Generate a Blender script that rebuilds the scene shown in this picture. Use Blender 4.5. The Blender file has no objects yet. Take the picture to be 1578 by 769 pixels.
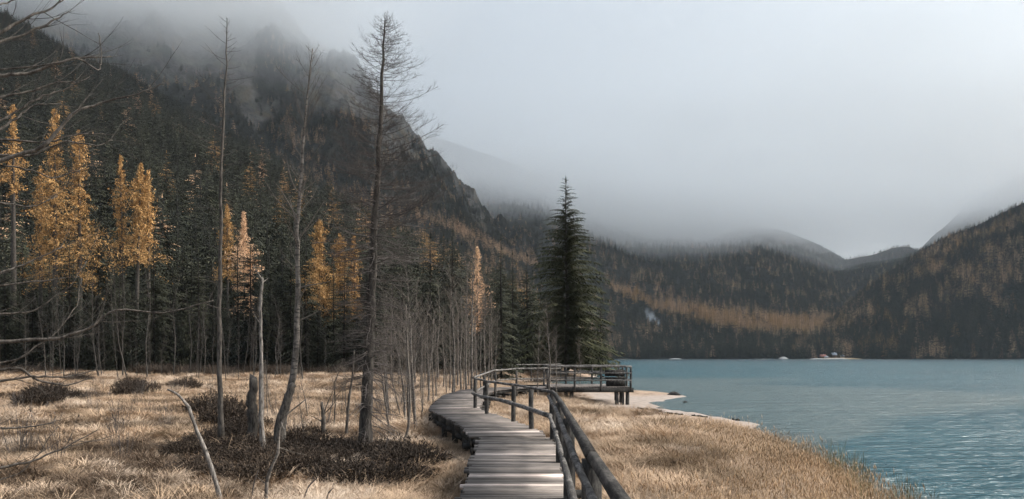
import bpy, math, random
import numpy as np
from mathutils import Vector

rad = math.radians
S = bpy.context.scene
# ------------------------------------------------------------------ camera
EYE = 2.15
F = 1228.0                                   # focal length in photograph pixels
cd = bpy.data.cameras.new('camera'); cam = bpy.data.objects.new('camera', cd)
S.collection.objects.link(cam); S.camera = cam
cam.location = (0, 0, EYE); cam.rotation_euler = (rad(90), 0, 0)
cd.sensor_width = 36; cd.lens = 36 * F / 1578; cd.shift_y = 166.5 / 1578
cd.clip_start = 0.1; cd.clip_end = 30000
# ------------------------------------------------------------------ world, sun, exposure
SUN_EL, SUN_AZ = 42, 80                      # azimuth from +Y towards +X
w = bpy.data.worlds.new('World'); S.world = w; w.use_nodes = True
nt = w.node_tree; nt.nodes.clear()
sky = nt.nodes.new('ShaderNodeTexSky'); sky.sky_type = 'NISHITA'; sky.sun_disc = False
sky.sun_elevation = rad(SUN_EL); sky.sun_rotation = rad(SUN_AZ); sky.dust_density = 6.0; sky.air_density = 1.0
hs = nt.nodes.new('ShaderNodeHueSaturation'); hs.inputs['Saturation'].default_value = 0.5
bg = nt.nodes.new('ShaderNodeBackground'); bg.inputs['Strength'].default_value = 0.15
wo = nt.nodes.new('ShaderNodeOutputWorld')
tint = nt.nodes.new('ShaderNodeMix'); tint.data_type = 'RGBA'; tint.blend_type = 'MULTIPLY'; tint.inputs[0].default_value = 1; tint.inputs[7].default_value = (.95, 1.0, 1.0, 1)
nt.links.new(sky.outputs[0], hs.inputs['Color']); nt.links.new(hs.outputs[0], tint.inputs[6]); nt.links.new(tint.outputs[2], bg.inputs[0]); nt.links.new(bg.outputs[0], wo.inputs[0])
sl = bpy.data.lights.new('sun', 'SUN'); sl.energy = 1.5; sl.angle = rad(10); sl.color = (1.0, 0.93, 0.85)
so = bpy.data.objects.new('sun', sl); S.collection.objects.link(so)
sd_ = Vector((math.sin(rad(SUN_AZ)) * math.cos(rad(SUN_EL)), math.cos(rad(SUN_AZ)) * math.cos(rad(SUN_EL)), math.sin(rad(SUN_EL))))
so.rotation_euler = sd_.to_track_quat('Z', 'Y').to_euler(); so.location = (50, 20, 80)
vs = S.view_settings
S.display_settings.display_device = 'sRGB'
vs.view_transform = 'Standard'; vs.look = 'None'; vs.gamma = 1; vs.use_curve_mapping = False
vs.exposure = 1.15
cy = S.cycles
cy.max_bounces = 24; cy.diffuse_bounces = 2; cy.glossy_bounces = 2; cy.transmission_bounces = 2
cy.transparent_max_bounces = 4; cy.volume_bounces = 12
cy.use_denoising = True; cy.denoiser = 'OPENIMAGEDENOISE'
cy.caustics_reflective = False; cy.caustics_refractive = False

# ------------------------------------------------------------------ noise
class Noise:
    def __init__(s, seed):
        r = np.random.RandomState(seed); s.t = r.rand(256, 256)
    def v(s, x, y):
        xi = np.floor(x).astype(int); yi = np.floor(y).astype(int)
        fx = x - xi; fy = y - yi; fx = fx*fx*(3-2*fx); fy = fy*fy*(3-2*fy)
        a = s.t[xi & 255, yi & 255]; b = s.t[(xi+1) & 255, yi & 255]
        c = s.t[xi & 255, (yi+1) & 255]; d = s.t[(xi+1) & 255, (yi+1) & 255]
        return (a*(1-fx)+b*fx)*(1-fy) + (c*(1-fx)+d*fx)*fy
    def fbm(s, x, y, o=5):
        x = np.asarray(x, float); y = np.asarray(y, float)
        r = 0*x; a = .5; n = 0
        for i in range(o):
            r = r + a*s.v(x*2**i+17.3*i, y*2**i+5.1*i); n += a; a *= .5
        return r/n
    def ridged(s, x, y, o=6):
        x = np.asarray(x, float); y = np.asarray(y, float)
        r = 0*x; a = .5; n = 0
        for i in range(o):
            r = r + a*(1-np.abs(2*s.v(x*2**i+9.3*i, y*2**i+3.1*i)-1)); n += a; a *= .5
        return r/n
N1, N2, N3, N4 = Noise(1), Noise(2), Noise(3), Noise(4)
def sstep(a, b, x):
    t = np.clip((np.asarray(x, float)-a)/(b-a), 0, 1); return t*t*(3-2*t)

# ------------------------------------------------------------------ mesh helpers
class MB:
    """collects vertices and faces of ONE mesh"""
    def __init__(s): s.v = []; s.f = []; s.n = 0; s.c = []
    def add(s, v, f, c=None):
        v = np.asarray(v, float).reshape(-1, 3); s.v.append(v)
        for q in f: s.f.append(tuple(i + s.n for i in q))
        if c is not None: s.c += [c]*len(f)
        else: s.c += [.5]*len(f)
        s.n += len(v)
    def tube(s, P, R, k=6, cap=True, c=None, squash=None):
        P = np.asarray(P, float); n = len(P)
        R = np.broadcast_to(np.asarray(R, float), (n,))
        T = np.gradient(P, axis=0); T /= np.linalg.norm(T, axis=1)[:, None] + 1e-12
        m = np.abs(T.mean(0)); up = np.array([0, 0, 1.]) if m[2] < .75 else np.array([1., 0, 0])
        A = np.cross(T, up); A /= np.linalg.norm(A, axis=1)[:, None] + 1e-12
        B = np.cross(A, T)
        a = np.arange(k)*2*math.pi/k
        V = P[:, None, :] + R[:, None, None]*(np.cos(a)[None, :, None]*A[:, None, :] + np.sin(a)[None, :, None]*B[:, None, :])
        f = []
        for i in range(n-1):
            for j in range(k):
                j2 = (j+1) % k; f.append((i*k+j, (i+1)*k+j, (i+1)*k+j2, i*k+j2))
        if cap and k > 3: f.append(tuple(range(k))); f.append(tuple(range(n*k-1, (n-1)*k-1, -1)))
        s.add(V.reshape(-1, 3), f, c)
    def box(s, c, size, rz=0, tilt=0, col=None):
        x, y, z = size[0]/2, size[1]/2, size[2]/2
        v = np.array([(-x,-y,-z),(x,-y,-z),(x,y,-z),(-x,y,-z),(-x,-y,z),(x,-y,z),(x,y,z),(-x,y,z)])
        ca, sa = math.cos(rz), math.sin(rz)
        v = np.c_[v[:,0]*ca - v[:,1]*sa, v[:,0]*sa + v[:,1]*ca, v[:,2] + tilt*v[:,0]] + np.asarray(c, float)
        s.add(v, [(0,3,2,1),(4,5,6,7),(0,1,5,4),(1,2,6,5),(2,3,7,6),(3,0,4,7)], col)
    def mesh(s, name, mat, smooth=False):
        me = bpy.data.meshes.new(name)
        V = np.concatenate(s.v) if s.v else np.zeros((0, 3))
        tot = np.array([len(q) for q in s.f], np.int32); idx = np.fromiter((i for q in s.f for i in q), np.int32)
        me.vertices.add(len(V)); me.vertices.foreach_set('co', V.astype(np.float32).ravel())
        me.loops.add(len(idx)); me.loops.foreach_set('vertex_index', idx)
        me.polygons.add(len(tot)); st = np.zeros(len(tot), np.int32); st[1:] = np.cumsum(tot)[:-1]
        me.polygons.foreach_set('loop_start', st); me.polygons.foreach_set('loop_total', tot)
        if smooth: me.polygons.foreach_set('use_smooth', np.ones(len(tot), bool))
        me.update(calc_edges=True)
        at = me.attributes.new('tone', 'FLOAT', 'FACE'); at.data.foreach_set('value', np.asarray(s.c, np.float32))
        me.materials.append(mat)
        return me
def link(o, parent=None):
    S.collection.objects.link(o)
    if parent is not None: o.parent = parent
    return o
def tag(o, label=None, cat=None, group=None, kind=None):
    if label: o['label'] = label
    if cat: o['category'] = cat
    if group: o['group'] = group
    if kind: o['kind'] = kind
    return o
def part(name, data, parent=None, loc=(0,0,0), rz=0, label=None):
    o = bpy.data.objects.new(name, data); o.location = loc; o.rotation_euler = (0,0,rz)
    if label: o['label'] = label
    return link(o, parent)
def thing(name, label, cat, loc=(0,0,0), rz=0, group=None, data=None):
    o = bpy.data.objects.new(name, data); o.location = loc; o.rotation_euler = (0,0,rz)
    return tag(link(o), label, cat, group)
def copy_thing(o, loc, rz=0, sc=None, label=None, group=None):
    c = o.copy(); S.collection.objects.link(c); c.location = loc; c.rotation_euler = (0,0,rz)
    if sc is not None: c.scale = sc if hasattr(sc, '__len__') else (sc,)*3
    if label: c['label'] = label
    if group: c['group'] = group
    for ch in list(o.children):
        d = ch.copy(); S.collection.objects.link(d); d.parent = c
    return c
def P2W(px, py, Y):                          # photograph position at depth Y -> world
    return ((px-789)/F*Y, Y, EYE + (551-py)/F*Y)

# ------------------------------------------------------------------ materials
def mat(name, rough=.9, spec=.2):
    m = bpy.data.materials.new(name); m.use_nodes = True
    b = m.node_tree.nodes['Principled BSDF']; b.inputs['Roughness'].default_value = rough
    b.inputs['Specular IOR Level'].default_value = spec
    return m, m.node_tree, b
def node(t, ty, **kw):
    n = t.nodes.new(ty)
    for k, v in kw.items():
        if k in n.inputs: n.inputs[k].default_value = v
        else: setattr(n, k, v)
    return n
def ramp(t, src, stops):
    r = t.nodes.new('ShaderNodeValToRGB'); e = r.color_ramp.elements
    while len(e) < len(stops): e.new(.5)
    for k, (p, c) in enumerate(stops): e[k].position = p; e[k].color = (*c, 1)
    t.links.new(src, r.inputs[0]); return r.outputs[0]
def noise(t, scale, detail=5, vec=None, rough=.55, dist=0, obj=True, stretch=None):
    n = t.nodes.new('ShaderNodeTexNoise'); n.inputs['Scale'].default_value = scale
    n.inputs['Detail'].default_value = detail; n.inputs['Roughness'].default_value = rough; n.inputs['Distortion'].default_value = dist
    if vec is None:
        tc = t.nodes.new('ShaderNodeTexCoord'); vec = tc.outputs['Object']
    if stretch:
        mp = t.nodes.new('ShaderNodeMapping'); mp.inputs['Scale'].default_value = stretch; t.links.new(vec, mp.inputs[0]); vec = mp.outputs[0]
    t.links.new(vec, n.inputs['Vector']); return n.outputs['Fac']
def mixc(t, fac, a, b, mode='MIX'):
    m = t.nodes.new('ShaderNodeMix'); m.data_type = 'RGBA'; m.blend_type = mode
    for s_, i in ((fac, 0), (a, 6), (b, 7)):
        if hasattr(s_, 'links'): t.links.new(s_, m.inputs[i])
        elif i == 0: m.inputs[0].default_value = s_
        else: m.inputs[i].default_value = (*s_, 1)
    return m.outputs[2]
def attr(t, name, out='Fac'):
    a = t.nodes.new('ShaderNodeAttribute'); a.attribute_name = name; return a.outputs[out]
def bump(t, b, h, strength, dist=.02):
    n = t.nodes.new('ShaderNodeBump'); n.inputs['Strength'].default_value = strength; n.inputs['Distance'].default_value = dist
    t.links.new(h, n.inputs['Height']); t.links.new(n.outputs[0], b.inputs['Normal'])
def geompos(t):
    return t.nodes.new('ShaderNodeNewGeometry').outputs['Position']

def bark_mat(name, dark, light, scale=6, stretch=(1,1,.25), spots=None):
    m, t, b = mat(name)
    c = ramp(t, noise(t, scale*2.5, 8, stretch=stretch, rough=.75), [(.4, dark), (.62, light)])
    if spots:
        c = mixc(t, ramp(t, noise(t, scale*1.3, 4, stretch=(1,1,3.5)), [(.5,(0,0,0)),(.6,(1,1,1))]), c, spots)
    t.links.new(c, b.inputs['Base Color']); bump(t, b, noise(t, scale*4, 6, stretch=stretch), .7, .02)
    return m
M_bark = bark_mat('dark_bark', (.022,.019,.017), (.09,.078,.067))
M_farbark = bark_mat('conifer_bark', (.010,.010,.009), (.028,.025,.021))
M_barkg = bark_mat('grey_bark', (.03,.026,.023), (.125,.108,.093), 9)
M_stem = bark_mat('stem_bark', (.02,.018,.016), (.075,.067,.06), 7)
M_birch = bark_mat('birch_bark', (.06,.052,.046), (.23,.20,.175), 5, spots=(.05,.045,.04))
M_dead = bark_mat('dead_wood', (.05,.043,.038), (.28,.25,.225), 12)
M_twig = bark_mat('twig_bark', (.05,.043,.04), (.14,.12,.11), 20)
M_twigp = bark_mat('pale_twig_bark', (.07,.06,.052), (.20,.17,.145), 20)
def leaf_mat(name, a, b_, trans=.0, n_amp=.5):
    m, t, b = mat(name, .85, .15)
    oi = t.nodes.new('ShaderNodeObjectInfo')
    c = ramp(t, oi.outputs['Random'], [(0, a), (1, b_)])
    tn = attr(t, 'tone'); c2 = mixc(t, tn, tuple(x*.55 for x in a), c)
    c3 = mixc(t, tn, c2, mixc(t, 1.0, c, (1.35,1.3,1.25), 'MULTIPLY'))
    t.links.new(c3, b.inputs['Base Color'])
    return m
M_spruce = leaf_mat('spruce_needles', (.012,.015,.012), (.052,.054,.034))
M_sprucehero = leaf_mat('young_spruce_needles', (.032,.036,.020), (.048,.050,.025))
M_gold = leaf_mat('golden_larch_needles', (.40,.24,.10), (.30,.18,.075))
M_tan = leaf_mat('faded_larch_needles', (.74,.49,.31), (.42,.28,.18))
M_shrub = leaf_mat('heath_leaves', (.028,.022,.018), (.06,.045,.034))
def patchy(m, brown, pale, sc=.42):
    t = m.node_tree; b = t.nodes['Principled BSDF']; oi = t.nodes.new('ShaderNodeObjectInfo')
    old = b.inputs['Base Color'].links[0].from_socket
    f = ramp(t, noise(t, sc, 5, vec=oi.outputs['Location'], rough=.65), [(.40,(1,1,1)),(.56,(0,0,0))])
    f2 = ramp(t, noise(t, sc*.6, 4, vec=oi.outputs['Location'], rough=.6, dist=1), [(.5,(0,0,0)),(.64,(1,1,1))])
    c = mixc(t, f, old, mixc(t, attr(t, 'tone'), tuple(v*.5 for v in brown), brown)); c = mixc(t, f2, c, mixc(t, attr(t, 'tone'), tuple(v*.7 for v in pale), pale))
    t.links.new(c, b.inputs['Base Color'])
M_grass = leaf_mat('dry_grass_blades', (.45,.335,.235), (.30,.215,.145)); patchy(M_grass, (.15,.10,.06), (.60,.475,.365))
M_heath = leaf_mat('heather_twigs', (.055,.038,.027), (.12,.085,.058))
M_reed = leaf_mat('reed_straw', (.44,.30,.18), (.31,.205,.12)); patchy(M_reed, (.16,.105,.06), (.50,.375,.26), 1.1)
M_green = leaf_mat('green_rushes', (.12,.11,.05), (.16,.14,.07))

# weathered plank wood
def plank_mat(name, a, b_, streak=True):
    m, t, b = mat(name, .8, .25)
    g = noise(t, 3, 8, stretch=(.7, 14, 14), rough=.75)
    g2 = noise(t, 1.1, 3)
    c = ramp(t, g, [(.3, a), (.7, b_)])
    tn = attr(t, 'tone')
    c = mixc(t, tn, mixc(t, 1.0, c, (.5,.5,.52), 'MULTIPLY'), mixc(t, 1.0, c, (1.25,1.22,1.2), 'MULTIPLY'))
    c = mixc(t, ramp(t, g2, [(.42,(0,0,0)),(.62,(.7,.7,.7))]), c, tuple(x*.45 for x in a))
    t.links.new(c, b.inputs['Base Color']); bump(t, b, g, .6, .01)
    return m
M_plank = plank_mat('weathered_plank', (.080,.070,.063), (.285,.247,.222))
M_plankn = plank_mat('pale_plank', (.34,.285,.26), (.62,.53,.485))
def log_mat(name, a, b_, sc=10, st=(16,3,16)):
    m, t, b = mat(name, .85, .2)
    tc = t.nodes.new('ShaderNodeTexCoord')
    g = noise(t, 1, 8, rough=.8, stretch=st); g2 = noise(t, sc*.3, 5, rough=.7)
    c = ramp(t, g, [(.42, a), (.6, b_)])
    c = mixc(t, ramp(t, g2, [(.45,(0,0,0)),(.58,(.75,.75,.75))]), c, tuple(x*.6 for x in a))
    t.links.new(c, b.inputs['Base Color']); bump(t, b, g, 1, .03)
    return m
M_log = log_mat('grey_log', (.06,.055,.052), (.27,.25,.232))
M_logd = log_mat('dark_log', (.018,.016,.015), (.095,.085,.076), 16)
M_post = log_mat('post_wood', (.028,.026,.025), (.12,.11,.10), 12, (16,16,2))
M_beam = log_mat('dark_beam', (.02,.019,.018), (.06,.055,.05), 6)

# ------------------------------------------------------------------ lake outline and ground height
SHORE = np.array([(4,-60),(4.2,0),(4.1,7),(5.1,10.5),(6.3,14),(6.9,17),(7.5,21),(8.3,25.5),(9.3,31),(9.0,36),(7.4,41),(7.9,45),(10.2,50),
    (11.8,53.5),(11.3,57),(7.5,61),(2,67),(-.5,76),(-.2,86),(3,92),(9.6,99),(12,112),(17,160),(45,400),(90,800),(125,1150),
    (150,1270),(230,1295),(330,1290),(430,1283),(470,1300),(560,1290),(700,1275),(900,1240),(1300,1000),(1700,500),(1900,-60)], float)
def shore_dist(x, y):                        # positive on land, negative on the lake
    x = np.asarray(x, float); y = np.asarray(y, float); d = np.full(x.shape, 1e9); ins = np.zeros(x.shape, bool)
    n = len(SHORE)
    for i in range(n):
        a = SHORE[i]; b = SHORE[(i+1) % n]; e = b-a
        t = np.clip(((x-a[0])*e[0]+(y-a[1])*e[1])/(e@e), 0, 1)
        d = np.minimum(d, np.hypot(x-a[0]-t*e[0], y-a[1]-t*e[1]))
        c = ((a[1] > y) != (b[1] > y))
        with np.errstate(divide='ignore', invalid='ignore'):
            xx = (b[0]-a[0])*(y-a[1])/(b[1]-a[1]+1e-12)+a[0]
        ins ^= c & (x < xx)
    return np.where(ins, -d, d)
LAKE = -.45
def spit(x, y): return np.exp(-(((x-7)/5.5)**2+((y-44)/10)**2)**2)
def ground_z(x, y):
    x = np.asarray(x, float); y = np.asarray(y, float)
    d = shore_dist(x, y); d = d + (N3.fbm(x/2.1, y/2.1, 3)-.5)*1.2*sstep(6, 0, np.abs(d))
    wv = 3.5 + 14*spit(x, y)
    land = LAKE + (.45)*sstep(-.2, 1, d/wv)
    hum = (N1.fbm(x/2.2, y/2.2, 4)-.5)*.34 + (N2.fbm(x/9, y/9, 3)-.5)*.35
    land = land + hum*sstep(1, 5, d)*(1-.9*spit(x, y)) * np.where(y > 400, 0, 1)
    # the marsh rises a little towards the wood
    land = land + sstep(60, 125, y)*.5*sstep(8, -6, x)*np.where(y < 400, 1, 0)
    return np.where(d > 0, land, LAKE - .03 - np.minimum(-d*.06, 8))
def warp(n, a, b, c, k):                     # fine around c, coarse far away
    ta, tb = math.asinh((a-c)/k), math.asinh((b-c)/k)
    return c + k*np.sinh(np.linspace(ta, tb, n))
def dark_mask(x, y):
    x = np.asarray(x, float); y = np.asarray(y, float)
    n = N4.fbm(x/3.2+4, y/3.2, 4)
    m = sstep(.41, .55, n)*sstep(40, 20, y)*sstep(-1.5, -4, x)*.95
    m = np.maximum(m, .8*sstep(.60, .68, N4.fbm(x/5+9, y/5, 4))*sstep(-1.5, -5, x))
    for cx, cy_, rx, ry in ((-6.8,17.5,2.6,2.3),(-3.6,16.3,2.3,2.2),(-11.5,18.5,3.6,1.7),(-8.6,14,3.0,1.3),(-6.3,11.6,1.8,.8),(-10,24,3,1.4),(-15,31,4,2),(-5,21,3.4,1.5),(-17,24,4,2.5),(-26,42,6,5)):
        m = np.maximum(m, sstep(1.25, .7, np.hypot((x-cx)/rx, (y-cy_)/ry) + (n-.5)*1.4))
    m = np.maximum(m, sstep(100, 116, y+ (n-.5)*30)*sstep(10, -4, x))
    return m
def sand_mask(x, y):
    d = shore_dist(x, y)
    s_ = sstep(.75, .25, d/ (1.0+6*spit(x, y))) * np.where(y > 28, 1, .35)
    s_ = np.maximum(s_, sstep(.35,.7, spit(x+1.5, y))*sstep(3.0, 5.4, x))
    return s_
def grid_object(name, X, Y, Z, m, attrs, smooth=True):
    ny, nx = X.shape; me = bpy.data.meshes.new(name)
    V = np.stack([X, Y, Z], -1).reshape(-1, 3).astype(np.float32)
    i = np.arange(ny*nx).reshape(ny, nx)
    Fc = np.stack([i[:-1,:-1], i[:-1,1:], i[1:,1:], i[1:,:-1]], -1).reshape(-1, 4).astype(np.int32)
    me.vertices.add(len(V)); me.vertices.foreach_set('co', V.ravel())
    me.loops.add(Fc.size); me.loops.foreach_set('vertex_index', Fc.ravel())
    me.polygons.add(len(Fc)); me.polygons.foreach_set('loop_start', np.arange(len(Fc), dtype=np.int32)*4)
    me.polygons.foreach_set('loop_total', np.full(len(Fc), 4, np.int32))
    me.polygons.foreach_set('use_smooth', np.full(len(Fc), smooth))
    me.update(calc_edges=True)
    for k, a in attrs.items():
        at = me.attributes.new(k, 'FLOAT', 'POINT'); at.data.foreach_set('value', np.asarray(a, np.float32).ravel())
    me.materials.append(m)
    return link(bpy.data.objects.new(name, me))
# ground material
m, t, b = mat('marsh_ground', .95, .1)
gp = geompos(t)
straw = ramp(t, noise(t, 1.3, 9, vec=gp, rough=.7), [(.3,(.16,.115,.08)),(.52,(.34,.255,.19)),(.75,(.46,.36,.27))])
fine = ramp(t, noise(t, 11, 6, vec=gp, rough=.75), [(.3,(.55,.52,.5)),(.7,(1.1,1.1,1.1))])
straw = mixc(t, 1.0, straw, fine, 'MULTIPLY')
darkc = ramp(t, noise(t, 5, 8, vec=gp, rough=.7), [(.3,(.035,.027,.02)),(.7,(.13,.095,.065))])
sandc = ramp(t, noise(t, 2.5, 8, vec=gp, rough=.7), [(.3,(.20,.165,.14)),(.7,(.36,.305,.27))])
c = mixc(t, attr(t, 'dark'), straw, darkc); c = mixc(t, attr(t, 'sand'), c, sandc)
t.links.new(c, b.inputs['Base Color']); bump(t, b, noise(t, 9, 8, vec=gp, rough=.75), .8, .06)
M_ground = m
xs = warp(420, -5000, 5000, -1, 9); ys = warp(460, -500, 5400, 15, 12)
GX, GY = np.meshgrid(xs, ys); GZ = ground_z(GX, GY)
tag(grid_object('ground', GX, GY, GZ, M_ground, {'dark': dark_mask(GX, GY), 'sand': sand_mask(GX, GY)}), kind='structure')
# lake
m, t, b = mat('lake_water', .2, .42)
b.inputs['IOR'].default_value = 1.33
gp = geompos(t)
deep = ramp(t, noise(t, .02, 4, vec=gp, stretch=(1,2.5,1)), [(.3,(.007,.050,.068)),(.7,(.012,.072,.092))])
c = mixc(t, attr(t, 'shallow'), deep, (.055,.09,.096))
t.links.new(c, b.inputs['Base Color'])
n1 = noise(t, 1.1, 3, vec=gp, stretch=(.55,1.5,1), dist=.6); n2 = noise(t, 3.2, 4, vec=gp, stretch=(.45,1.6,1), dist=.5)
n3 = noise(t, .12, 3, vec=gp, stretch=(.6,1.6,1)); 
ad = t.nodes.new('ShaderNodeMath'); ad.operation = 'MULTIPLY_ADD'; t.links.new(n2, ad.inputs[0]); ad.inputs[1].default_value = .55; t.links.new(n1, ad.inputs[2])
ad2 = t.nodes.new('ShaderNodeMath'); ad2.operation = 'MULTIPLY_ADD'; t.links.new(n3, ad2.inputs[0]); ad2.inputs[1].default_value = 2.0; t.links.new(ad.outputs[0], ad2.inputs[2])
n4 = noise(t, .42, 3, vec=gp, stretch=(.4,1.7,1), dist=.4)
ad3 = t.nodes.new('ShaderNodeMath'); ad3.operation = 'MULTIPLY_ADD'; t.links.new(n4, ad3.inputs[0]); ad3.inputs[1].default_value = 1.1; t.links.new(ad2.outputs[0], ad3.inputs[2])
bump(t, b, ad3.outputs[0], 1.0, .42)
M_lake = m
lx = warp(200, -60, 2200, 10, 12); ly = warp(220, -80, 1500, 45, 16)
LX, LY = np.meshgrid(lx, ly); sdl = -shore_dist(LX, LY)
T = 3 + 22*sstep(22, 55, LY) + (N2.fbm(LX/14, LY/14, 4)-.5)*9
shal = sstep(1.12, .75, sdl/np.maximum(T, 1))*sstep(112, 92, LY+ (N3.fbm(LX/9, LY/9,3)-.5)*10) + sstep(10, 0, sdl)*.3*(LY > 1000)
tag(grid_object('lake', LX, LY, LX*0+LAKE, M_lake, {'shallow': np.clip(shal, 0, 1)}), kind='structure')

# ------------------------------------------------------------------ mountains
def mount_mat(name, rock_a, rock_b, floor):
    m, t, b = mat(name, .95, .1)
    gp = geompos(t)
    r = ramp(t, noise(t, .018, 12, vec=gp, rough=.72), [(.4, rock_a), (.6, rock_b)])
    r = mixc(t, ramp(t, noise(t, .012, 8, vec=gp, dist=1.5), [(.5,(0,0,0)),(.62,(1,1,1))]), r, (.13,.105,.075))
    c = mixc(t, attr(t, 'wood'), r, floor); c = mixc(t, attr(t, 'scree'), c, (.34,.37,.40))
    t.links.new(c, b.inputs['Base Color']); bump(t, b, noise(t, .05, 12, vec=gp, rough=.75), 1, 14)
    return m
M_mtn = mount_mat('mountain_rock', (.028,.029,.031), (.17,.16,.15), (.018,.018,.015))
class Mount:
    def __init__(s, name, ridge, foot, prof=1.0, amp=20, rock=None, wood=1.0, nu=260, nv=90, seed=0, back=.7, scree=None, rugged=0):
        s.name = name; s.rw = np.array([P2W(*p) for p in ridge]); s.fw = np.array(foot, float)
        s.prof = prof; s.amp = amp; s.seed = seed*31.7; s.woodtop = rock; s.rug = rugged; s.back = back
        U, V = np.meshgrid(np.linspace(0, 1, nu), np.linspace(0, 1+back, nv))
        P = s.pos(U, V); s.P = P
        wd = s.wood(P, V)
        sc = np.zeros(wd.shape) if scree is None else scree(P)
        o = grid_object(name, P[...,0], P[...,1], P[...,2], M_mtn, {'wood': wd, 'scree': sc})
        tag(o, kind='structure')
    def curve(s, A, u):
        tt = np.linspace(0, 1, len(A)); return np.stack([np.interp(u, tt, A[:,k]) for k in range(3)], -1)
    def pos(s, u, v):
        u = np.asarray(u, float); v = np.asarray(v, float)
        R = s.curve(s.rw, u); Fo = s.curve(s.fw, u); vv = np.minimum(v, 1)
        P = Fo + (R-Fo)*v[..., None]
        z = Fo[...,2] + (R[...,2]-Fo[...,2])*vv**s.prof
        over = np.maximum(v-1, 0)
        z = z - over*(R[...,2]-Fo[...,2])*.9
        e = sstep(0, .12, v)*(1-.75*sstep(.72, 1.0, v)*sstep(1.3, 1.0, v))
        n = (N1.fbm(P[...,0]/260+s.seed, P[...,1]/260, 6)-.5)*2
        g = (N2.ridged(P[...,0]/170+s.seed, P[...,1]/330, 6)-.5)*2
        z = z + s.amp*(n + .5*g)*e + s.rug*sstep(.3,.8,v)*(N3.ridged(P[...,0]/75+s.seed, P[...,1]/120, 6)-.5)
        return np.stack([P[...,0], P[...,1], z], -1)
    def wood(s, P, v):
        n = N4.fbm(P[...,0]/120+s.seed, P[...,1]/120, 5)
        if s.woodtop is None: return np.ones(v.shape)
        return 1-sstep(-.06, .06, (P[...,2]-s.woodtop)/900 + (n-.5)*.75 + (N2.ridged(P[...,0]/60, P[...,1]/90, 4)-.55)*.4)
def scree1(P):
    x = P[...,0]/P[...,1]*F+789; y = 551-(P[...,2]-EYE)/P[...,1]*F
    n = N3.fbm(P[...,0]/30, P[...,2]/8, 4)-.5
    return sstep(1.3, .7, np.hypot((x-1004-(y-490)*.75)/(7), (y-490)/12)+n)
MT = {}
MT['near'] = Mount('mountain_slope', [(-1300,-60,760),(-500,-110,820),(0,20,900),(66,58,920),(127,98,960),(178,113,980),(228,146,1000),(284,176,1020),(325,198,1040),(400,236,1060),(560,330,1100),(700,415,1150),(830,485,1150),(930,538,1150)],
    [(-600,-150,0),(-330,40,0),(-140,104,0),(-90,114,0),(-70,117,0),(-55,119,0),(-42,121,0),(-30,123,0),(-20,125,0),(-12,128,0),(2,150,0),(18,240,0),(40,470,0),(85,800,0)], 1.05, 16, nu=400, nv=120, seed=1, rock=None)
MT['peak'] = Mount('rocky_mountain', [(-900,-300,1500),(-200,-160,1550),(100,-150,1600),(330,-60,1620),(420,8,1600),(480,62,1600),(545,102,1600),(600,178,1600),(650,232,1620),(690,275,1650),(720,312,1700),(760,350,1750),(830,388,1850),(900,440,1950),(960,500,2050)],
    [(-1500,700,0),(-800,850,0),(-500,900,20),(-380,930,20),(-300,950,20),(-240,960,20),(-190,970,20),(-130,980,20),(-80,1000,20),(-40,1030,10),(0,1060,0),(50,1100,0),(90,1150,0),(130,1200,0),(175,1290,0)], 1.12, 62, rock=520, nu=620, nv=260, seed=2, rugged=120)
MT['spur'] = Mount('distant_spur', [(480,60,2700),(640,190,2750),(700,262,2800),(760,292,2800),(850,338,2900),(930,366,2900),(1000,402,2900),(1100,452,2800)],
    [(-500,1800,0),(-250,1800,0),(-100,1850,0),(0,1900,0),(120,1900,0),(240,1900,0),(360,1850,0),(500,1850,0)], 1.15, 40, rock=330, nu=260, nv=90, seed=3, rugged=50)
MT['valley'] = Mount('valley_slope', [(420,150,3500),(640,200,3500),(820,262,3500),(930,322,3500),(1010,344,3450),(1100,350,3400),(1160,347,3400),(1200,352,3400),(1260,376,3350),(1300,398,3300),(1340,440,3200),(1400,500,3000)],
    [(-200,1500,0),(-60,1500,0),(60,1250,0),(140,1265,0),(200,1296,0),(250,1298,0),(300,1292,0),(360,1286,0),(400,1284,0),(450,1285,0),(500,1300,0),(600,1300,0)], .95, 26, rock=None, nu=340, nv=160, seed=4, scree=scree1)
MT['saddle'] = Mount('saddle_hill', [(1220,440,3000),(1300,400,2900),(1345,392,2900),(1375,381,2900),(1400,378,2900),(1418,386,2900),(1450,402,2800),(1520,450,2700)],
    [(700,1900,0),(760,1850,0),(820,1800,0),(880,1800,0),(940,1800,0),(1000,1800,0),(1060,1800,0),(1200,1800,0)], 1, 16, nu=200, nv=60, seed=5)
MT['right'] = Mount('right_mountain', [(1215,552,1420),(1300,478,1700),(1340,440,1750),(1420,386,1750),(1460,363,1720),(1500,350,1700),(1540,330,1680),(1578,313,1650),(1750,250,1550),(2100,190,1300),(2700,100,900)],
    [(455,1296,0),(500,1300,0),(555,1288,0),(600,1284,0),(650,1279,0),(700,1274,0),(760,1266,0),(820,1256,0),(1020,1190,0),(1300,1000,0),(1650,560,0)], .95, 15, nu=320, nv=110, seed=6)
MT['faint'] = Mount('faint_mountain', [(1340,470,3300),(1430,372,3300),(1480,322,3300),(1530,292,3300),(1578,266,3300),(1700,200,3200),(2000,90,3000)],
    [(1100,2100,0),(1250,2100,0),(1400,2100,0),(1550,2100,0),(1700,2100,0),(1900,2000,0),(2400,1900,0)], 1.1, 30, rock=300, nu=180, nv=70, seed=7, rugged=30)

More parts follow.
